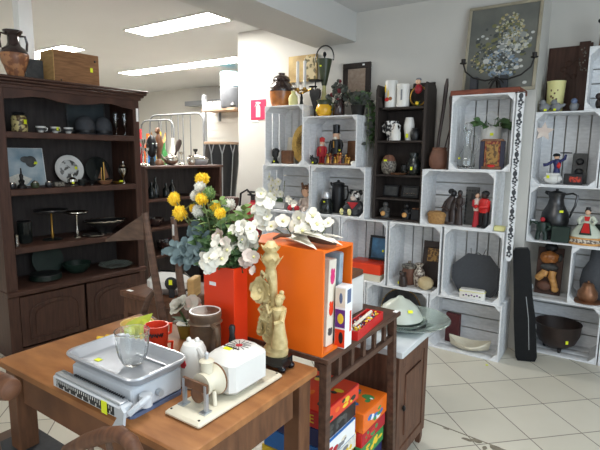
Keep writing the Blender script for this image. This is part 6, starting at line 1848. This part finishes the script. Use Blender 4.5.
G_ = tag(G().box((0, 0, 0.0005), (.018, .028, .001)).ob('price_sticker', 'whitetag', None, (-.722, -1.59, EZ)), 'white price sticker on the rear corner of the games shelf top', 'sticker')

# board games on the bottom shelf
def game(label, x0, x1, y0, y1, z0, h, m, m2=None, letters=None, rz=0):
    cx, cy = (x0 + x1) / 2, (y0 + y1) / 2
    t = thing('board_game', label, 'game box', (cx, cy, z0), rz, 'board games on the slatted shelf')
    hx, hy = (x1 - x0) / 2, (y1 - y0) / 2
    G().bx(-hx, hx, -hy, hy, 0, h, ch=.002).ob('box', m, t)
    if m2:
        g = G()
        g.bx(hx, hx + .0006, -hy + .004, hy - .004, .005, h - .005, 0)
        g.bx(-hx + .01, hx - .006, -hy + .006, hy - .006, h, h + .0006, 0)
        rnd = random.Random(label)
        for k in range(9 if len(m2) > 1 else 0):
            mm = 1 + k % (len(m2) - 1)
            y = rnd.uniform(-hy + .03, hy - .03)
            g.sph((hx + .0006, y, rnd.uniform(.016, h - .016)), (.0006, rnd.uniform(.008, .024), rnd.uniform(.006, .012)), 8, mm)
            g.sph((rnd.uniform(-hx + .06, hx - .03), y, h + .0006), (rnd.uniform(.01, .03), rnd.uniform(.008, .022), .0006), 8, mm)
        g.ob('printed_cover', m2, t)
    if letters:
        text_part(letters[0], letters[1], letters[2], t, (hx - .05, -hy - .0008, h * .5), (R(90), 0, 0))
    return t
S0 = .16
st = [('lowest flat dark green box of the left game stack', 'darkgreen', .07, ['yprint', 'darkgreen']), ('black and yellow box second from the bottom of the left game stack', 'black', .07, ['yprint', 'darkgrey', 'black']), ('yellow box third from the bottom of the left game stack', 'yprint', .06, ['whitepom', 'yprint', 'grey']), ('white box with blue end in the left game stack', 'blue', .07, ['whitetag', 'paper', 'redcloth', 'grey']), ('dark blue box under the red puzzle box', 'navy', .065, ['black', 'darkgrey']), ('red box with yellow letters on top of the left game stack', 'red', .06, ['redlac', 'yprint', 'darkgreen', 'orange'])]
z = S0
for i, (lb, m, h, m2) in enumerate(st):
    game(lb, -1.03 + .01 * i, -.765 + .006 * (i % 2), -2.09, -1.845 + .01 * (i % 3), z, h, m, m2, ('LE', .042, 'yprint') if i == 5 else None, 0)
    z += h + .001
z = S0
for i, (lb, m, h, m2) in enumerate((('lowest dark blue box of the right game stack', 'navy', .06, ['navy', 'grey']), ('green and yellow box second from the bottom of the right game stack', 'green', .07, ['green', 'yprint']), ('red box second from the top of the right game stack', 'red', .06, ['redcloth', 'green', 'red']), ('orange box with many coloured squares on top of the right game stack', 'orange', .08, ['orange', 'blue', 'green', 'whitetag']))):
    game(lb, -1.0, -.755 + .005 * i, -1.815, -1.605, z, h, m, m2)
    z += h + .001

# ivory figurine
t = thing('ivory_figurine', 'tall carved ivory lady with flowers on a black stand beside the orange box', 'figurine', (-.848, -2.222, TZ))
G().prismz([(-.045, -.026), (-.02, -.034), (.02, -.034), (.045, -.026), (.05, 0), (.045, .026), (-.045, .026), (-.05, 0)], .016, .045).ob('stand', 'blackgloss', t)
for sx in (-1, 1):
    for sy in (-1, 1):
        G().sph((sx * .04, sy * .022, .011), (.014, .012, .011), 10).ob('stand_foot', 'blackgloss', t)
g = G()
g.lathe([(0, .045), (.034, .045), (.036, .06), (.026, .075), (0, .08)], n=16, sx=1.15)
g.tube([(-.012, 0, .06), (-.02, 0, .14), (-.01, 0, .2), (-.014, 0, .27), (-.02, 0, .30)], [.018, .014, .013, .015, .018], 12)
for k in range(7):
    a = k * .9
    g.tube([(-.016 + .02 * math.cos(a), -.008 + .012 * math.sin(a), .06 + k * .02), (-.04 + .012 * math.cos(a + 1), -.016, .09 + k * .02), (-.03 + .02 * math.cos(a + 2), -.02, .115 + k * .02), (-.012, -.014, .10 + k * .022)], [.005, .006, .006, .004], 7)
for k in range(9):
    z = .09 + k * .021
    sgn = -1 if k % 2 else 1
    g.tube([(-.018, -.012, z), (-.040, -.014, z + .012), (-.052, -.012 + .006 * sgn, z + .028), (-.042, -.016, z + .042), (-.030, -.016, z + .034), (-.034, -.016, z + .022)], [.006, .006, .0055, .005, .0045, .004], 7)
g.ob('trunk', 'ivory', t)
g = G()
g.lathe([(0, .075), (.026, .075), (.026, .09), (.018, .13), (.015, .16), (.02, .185), (.022, .195), (.01, .205), (0, .206)], c=(.022, -.012, 0), n=16)
g.tube([(.008, -.012, .195), (-.006, -.03, .18), (-.016, -.028, .205)], [.009, .008, .006], 8)
g.tube([(.038, -.012, .193), (.046, -.032, .165), (.026, -.042, .158)], [.009, .008, .006], 8)
g.ob('lady', 'ivory', t)
G().sph((.022, -.014, .219), (.013, .014, .016), 12).sph((.022, -.008, .228), (.015, .015, .012), 10).sph((.024, -.004, .242), .008, 8).ob('lady_head', 'ivory', t)
random.seed(2)
G().flower((-.034, -.026, .245), (-.1, -1, .15), .040, 7, 0, 0, cup=.2, layers=2).ob('lily', 'ivory', t)
G().flower((-.03, -.026, .125), (-.3, -1, .3), .026, 6, 0, 0, cup=.3, layers=2).ob('small_flower', 'ivory', t)
g = G().lathe([(0, .298), (.018, .30), (.015, .31), (.018, .318), (.025, .328), (.027, .342), (.022, .354), (.017, .36), (.022, .367), (.024, .376), (.016, .386), (.01, .394), (0, .394)], c=(-.02, 0, 0), n=22)
for k in range(8):
    a = k * PI / 4
    g.leaf((-.02 + .02 * math.cos(a), .02 * math.sin(a), .322), (math.cos(a) * .35, math.sin(a) * .35, 1), .032, .018, 0, .2, -.3, up=(math.cos(a), math.sin(a), 0))
    g.leaf((-.02 + .014 * math.cos(a + .4), .014 * math.sin(a + .4), .362), (math.cos(a + .4) * .5, math.sin(a + .4) * .5, 1), .026, .016, 0, .2, -.3, up=(math.cos(a), math.sin(a), 0))
    g.leaf((-.02 + .013 * math.cos(a), .013 * math.sin(a), .302), (math.cos(a) * .4, math.sin(a) * .4, -1), .03, .014, 0, .2, .2, up=(math.cos(a), math.sin(a), 0))
g.ob('capital', 'ivory', t)
# pink-white bud beside its top

# lily spray lying on the orange box
t = thing('lily_spray', 'white artificial blossoms with bleached petals lying on the orange box', 'artificial flower', (-.85, -2.06, EZ + OH))
G().tube([(-.09, .02, .012), (-.02, .0, .02), (.06, -.01, .018), (.12, -.01, .012)], [.006, .01, .012, .004], 8).tube([(-.03, 0, .018), (-.08, -.03, .022), (-.10, -.045, .01)], [.007, .007, .004], 8).ob('dry_stem', 'twig', t)
g = G()
for p, d, l, w_ in (((-.03, -.03, .035), (1, -.15, .06), .17, .055), ((.0, -.02, .04), (1, .0, -.06), .15, .05), ((-.04, -.04, .02), (1, -.3, .0), .14, .05), ((-.02, .015, .03), (-1, -.25, .2), .09, .035), ((.03, -.01, .03), (1, .2, .12), .11, .035), ((-.01, -.02, .03), (.2, -1, .1), .06, .035), ((-.03, -.02, .028), (.9, -.5, .05), .11, .03)):
    g.leaf(p, d, l, w_, 0, .25, .12)
g.ob('bleached_petals', 'petal', t)
for p, r in (((-.125, -.02, .045), .024), ((-.085, -.01, .066), .026), ((-.04, .0, .055), .026), ((-.02, -.01, .082), .028), ((.01, .0, .07), .030), ((.03, -.005, .092), .026), ((.05, -.01, .068), .026), ((.0, -.02, .045), .026), ((.085, .0, .075), .018)):
    g = G().tube([(p[0] * .6, p[1] * .5, .02), p], .002, 5, 2)
    g.flower(p, (random.uniform(.1, .9), -1, random.uniform(-.1, .9)), r * 1.02, 5, 0, 1, cup=.22, layers=1).ob('blossom', ['petal', 'paleyellow', 'stem'], t)

# ------------------------------------------------------------------ bedside cabinet with marble top
CX0, CX1, CY0, CY1 = -1.09, -.722, -1.53, -1.175
t = thing('bedside_cabinet', 'small brown bedside cabinet with a white marble top', 'cabinet', (0, 0, 0))
G().bx(CX0, CX1 - .018, CY0, CY1, .07, .565, ch=.003).ob('body', 'cabwood', t)
for y0, y1 in ((CY0, CY0 + .045), (CY1 - .045, CY1)):
    G().bx(CX1 - .018, CX1, y0, y1, .07, .565, ch=.002).ob('stile', 'cabwood', t)
G().bx(CX1 - .018, CX1, CY0 + .045, CY1 - .045, .50, .565, ch=.002).ob('top_rail', 'cabwood', t)
G().bx(CX1 - .018, CX1, CY0 + .045, CY1 - .045, .07, .12, ch=.002).ob('bottom_rail', 'cabwood', t)
d = G().bx(CX1 - .016, CX1 - .004, CY0 + .047, CY1 - .047, .122, .498, ch=.002).ob('door', 'cabwood', t)
G().bx(CX1 - .006, CX1 + .003, CY0 + .085, CY1 - .085, .165, .455, ch=.004).ob('door_panel', 'cabwood', d)
G().sph((CX1 + .006, CY0 + .06, .31), (.008, .008, .014), 10).ob('door_knob', 'iron', d)
for x in (CX0, CX1 - .04):
    for y in (CY0, CY1 - .04):
        G().lathe([(0, 0), (.015, 0), (.02, .03), (.02, .07), (0, .07)], c=(x + .02, y + .02, 0), n=4, T=Matrix.Rotation(R(45), 4, 'Z')).ob('foot', 'cabwood', t)
G().bx(CX0 - .015, CX1 + .022, CY0 - .02, CY1 + .02, .565, .598, ch=.005).ob('marble_top', 'marble', t)
MZ = .598
t = thing('glass_platter', 'large smoky round glass platter overhanging the marble top', 'platter', (-.80, -1.235, MZ))
G().lathe([(0, 0), (.08, 0), (.16, .022), (.19, .04), (.187, .044), (.155, .027), (.078, .006), (0, .006)], n=48).ob('platter', 'glassgreen', t)
t = thing('glass_bowl', 'pale green glass dish standing in the smoky platter', 'dish', (-.83, -1.285, MZ + .0065))
G().lathe([(0, 0), (.07, 0), (.12, .03), (.128, .038), (.124, .04), (.115, .034), (.068, .006), (0, .006)], n=48).ob('dish', 'glassgreen', t)
t = thing('glass_lampshade', 'frosted glass lampshade turned upside down with yellow sticker in the glass dishes', 'lampshade', (-.835, -1.270, MZ + .0135))
G().lathe([(.104, .03), (.108, .032), (.10, .05), (.088, .07), (.08, .085), (.05, .11), (.022, .122), (.012, .134), (0, .134), (0, .128), (.01, .128), (.02, .117), (.048, .105), (.076, .081), (.084, .067), (.096, .048), (.104, .03)], n=44).ob('shade', 'glasswhite', t)
G().lathe([(.03, .0), (.06, .0), (.106, .031), (.102, .033), (.06, .006), (.03, .006), (.03, 0)], n=40).ob('flange', 'glasswhite', t)
sticker(t, (.072, -.052, .085), R(40), w=.022, h=.014, rx=R(-35))
sticker(t, (.02, -.075, .02), R(10), w=.022, h=.012, rx=R(-60))
t = thing('cardboard_box', 'low brown cardboard box behind the bead tray', 'cardboard box', (-1.02, -1.42, MZ))
G().box((0, 0, .035), (.12, .15, .07), ch=.003).ob('box', mat('cardboard', (158, 124, 92), .7), t)

# ------------------------------------------------------------------ chairs
def turned_leg(p, r=.016):
    return G().tube(p, [r * .8, r, r * .9], 8)
t = thing('wooden_chair', 'dark wooden chair at the left end of the table with a rounded top rail', 'chair', (-1.56, -2.58, 0))
G().bx(-.19, .19, -.22, .03, .40, .42, ch=.008).ob('seat', 'chairwood', t)
G().bx(-.09, .175, -.20, .015, .42, .45, ch=.012).ob('seat_pad', 'blackmat', t)
for s in (-1, 1):
    turned_leg([(s * .17, .01, 0), (s * .17, .01, .2), (s * .17, .01, .41)]).ob('leg', 'chairwood', t)
    turned_leg([(s * .16, -.22, 0), (s * .16, -.205, .43), (s * .16, -.235, .79)]).ob('leg', 'chairwood', t)
G().tube([(-.30, -.235, .80), (-.15, -.25, .806), (0, -.255, .808), (.2, -.245, .808), (.30, -.235, .806), (.322, -.232, .806), (.333, -.231, .806)], [.028, .030, .031, .031, .032, .027, .012], 14).ob('top_rail', 'brownwood', t)
for x in (-.07, 0, .07):
    G().tube([(x, -.205, .42), (x, -.245, .79)], .009, 8).ob('spindle', 'chairwood', t)
t = thing('arched_chair', 'brown wooden chair with an arched back in front of the table', 'chair', (-.95, -2.60, 0))
G().bx(-.18, .17, -.17, .2, .42, .445, ch=.01).ob('seat', 'chairwood', t)
for s in (-1, 1):
    turned_leg([(s * .16, .18, 0), (s * .155, .17, .2), (s * .15, .16, .42)]).ob('leg', 'chairwood', t)
    turned_leg([(s * .17, -.2, 0), (s * .16, -.17, .2), (s * .15, -.15, .42)]).ob('leg', 'chairwood', t)
G().tube([(-.16, -.15, .44), (-.13, -.17, .60), (-.07, -.195, .715), (.02, -.2, .775), (.09, -.2, .815), (.14, -.2, .835), (.17, -.195, .825), (.185, -.185, .78), (.178, -.165, .62), (.155, -.15, .44)], [.014, .015, .016, .017, .017, .017, .016, .015, .014, .013], 10).ob('hoop_back', 'brownwood', t)
for x, zt in ((-.05, .72), (.02, .765), (.09, .805)):
    G().tube([(x, -.15, .44), (x, -.195, zt)], .007, 8).ob('spindle', 'chairwood', t)
# tall chair behind the table
t = thing('tall_back_chair', 'dark wooden chair behind the table with two slender back posts and a flared top rail', 'chair', (-1.70, -1.98, 0))
def rel(p):
    return (p[0] + 1.70, p[1] + 1.98, p[2])
for top, bot in (((-1.633, -2.08, 1.155), (-1.540, -2.08, .70)), ((-1.670, -1.90, 1.115), (-1.605, -1.90, .625))):
    m_ = (bot[0] + .03, bot[1], .45)
    G().tube([rel((bot[0] + .05, bot[1], 0)), rel(m_), rel(bot), rel(((top[0] + bot[0]) / 2 - .004, top[1], (top[2] + bot[2]) / 2)), rel(top)], [.017, .02, .018, .016, .013], 8).ob('back_post', 'chairwood', t)
G().bx(-.22, .16, -.10, .10, .42, .45, ch=.01).ob('seat', 'chairwood', t)
for y in (-.085, .085):
    G().tube([(-.2, y, 0), (-.2, y, .42)], .017, 8).ob('leg', 'chairwood', t)
g = G()
vs = []
N_ = 9
for k in range(N_):
    s = k / (N_ - 1)
    x = -1.628 - .31 * s
    y = -2.085 + .03 * s + .05 * math.sin(PI * s * .5) * 0
    zt = 1.150 - .145 * s
    zb = 1.045 - .048 * s + .0 * s
    for dy in (-.010, .010):
        vs += [rel((x, y + dy, zb)), rel((x, y + dy, max(zt, zb + .01)))]
fs = [(0, 1, 3, 2), ((N_ - 1) * 4, (N_ - 1) * 4 + 2, (N_ - 1) * 4 + 3, (N_ - 1) * 4 + 1)]
for k in range(N_ - 1):
    o = k * 4
    fs += [(o, o + 4, o + 5, o + 1), (o + 2, o + 3, o + 7, o + 6), (o + 1, o + 5, o + 7, o + 3), (o, o + 2, o + 6, o + 4)]
g.add(vs, fs).ob('flared_rail', 'chairwood', t)
G().tube([rel((-1.57, -2.06, .655)), rel((-1.66, -2.03, .665)), rel((-1.76, -2.0, .66)), rel((-1.80, -1.98, .665)), rel((-1.775, -1.97, .73)), rel((-1.745, -1.96, .775))], [.014, .017, .018, .017, .015, .010], 8).ob('curved_arm', 'chairwood', t)
G().tube([(-.06, .0, .45), rel((-1.76, -1.99, .66))], .013, 8).ob('arm_support', 'chairwood', t)
sticker(t, (rel((-1.655, -1.915, 1.06))), w=.012, h=.05, m='whitetag')
# side table with the white appliance
t = thing('side_table', 'low brown side table behind the tall-backed chair', 'side table', (-2.02, -1.62, 0))
G().bx(-.20, .22, -.19, .19, .63, .66, ch=.004).ob('top', 'brownwood', t)
G().bx(-.185, .205, -.175, .175, .54, .63).ob('apron', 'brownwood', t)
for sx in (-.17, .19):
    for sy in (-.16, .16):
        G().bx(sx - .018, sx + .018, sy - .018, sy + .018, 0, .54).ob('leg', 'brownwood', t)
G().bx(-.17, -.13, -.17, -.15, .66, .661).ob('price_tag', 'whitetag', t)
t = thing('white_appliance', 'white rounded appliance with black front knob and yellow sticker on the side table', 'appliance', (-1.93, -1.69, .66), R(25))
G().bx(-.13, .10, -.06, .06, .0, .125, ch=.045).ob('housing', 'white', t)
G().lathe([(0, 0), (.034, 0), (.036, .008), (.02, .014), (0, .016)], T=Matrix.Translation((.02, -.055, .075)) @ Matrix.Rotation(R(90), 4, 'X') , n=20).ob('knob', 'black', t)
G().bx(.005, .035, -.066, -.056, .0, .05, ch=.003).ob('leg_plate', 'black', t)
G().bx(-.055, -.05, -.06, -.055, .01, .10).ob('trim_strip', 'steel', t)
G().bx(.10, .135, -.05, .05, 0, .10, ch=.004).ob('end_block', 'palewood', t)
sticker(t, (.02, -.0725, .085), w=.018, h=.026)

# worn tape on the floor
g = G()
random.seed(8)
for (x, y), (a, b) in (((-.66, -1.005), (.02, .006)), ((-.545, -1.04), (.03, .012)), ((-.505, -1.025), (.03, .018)), ((-.455, -1.06), (.012, .02)), ((-.41, -1.03), (.04, .022))):
    P_ = [(x + a * math.cos(k * PI / 5) * random.uniform(.7, 1.1), y + b * math.sin(k * PI / 5) * random.uniform(.7, 1.1)) for k in range(10)]
    g.prismz(P_, .0002, .0014)
g.prismz([(-.80, -.985), (-.36, -1.025), (-.36, -1.018), (-.80, -.977)], .0001, .0009)
tag(g.ob('floor_tape', 'tape'), 'grey strip of worn tape stuck across the floor tiles', 'tape')
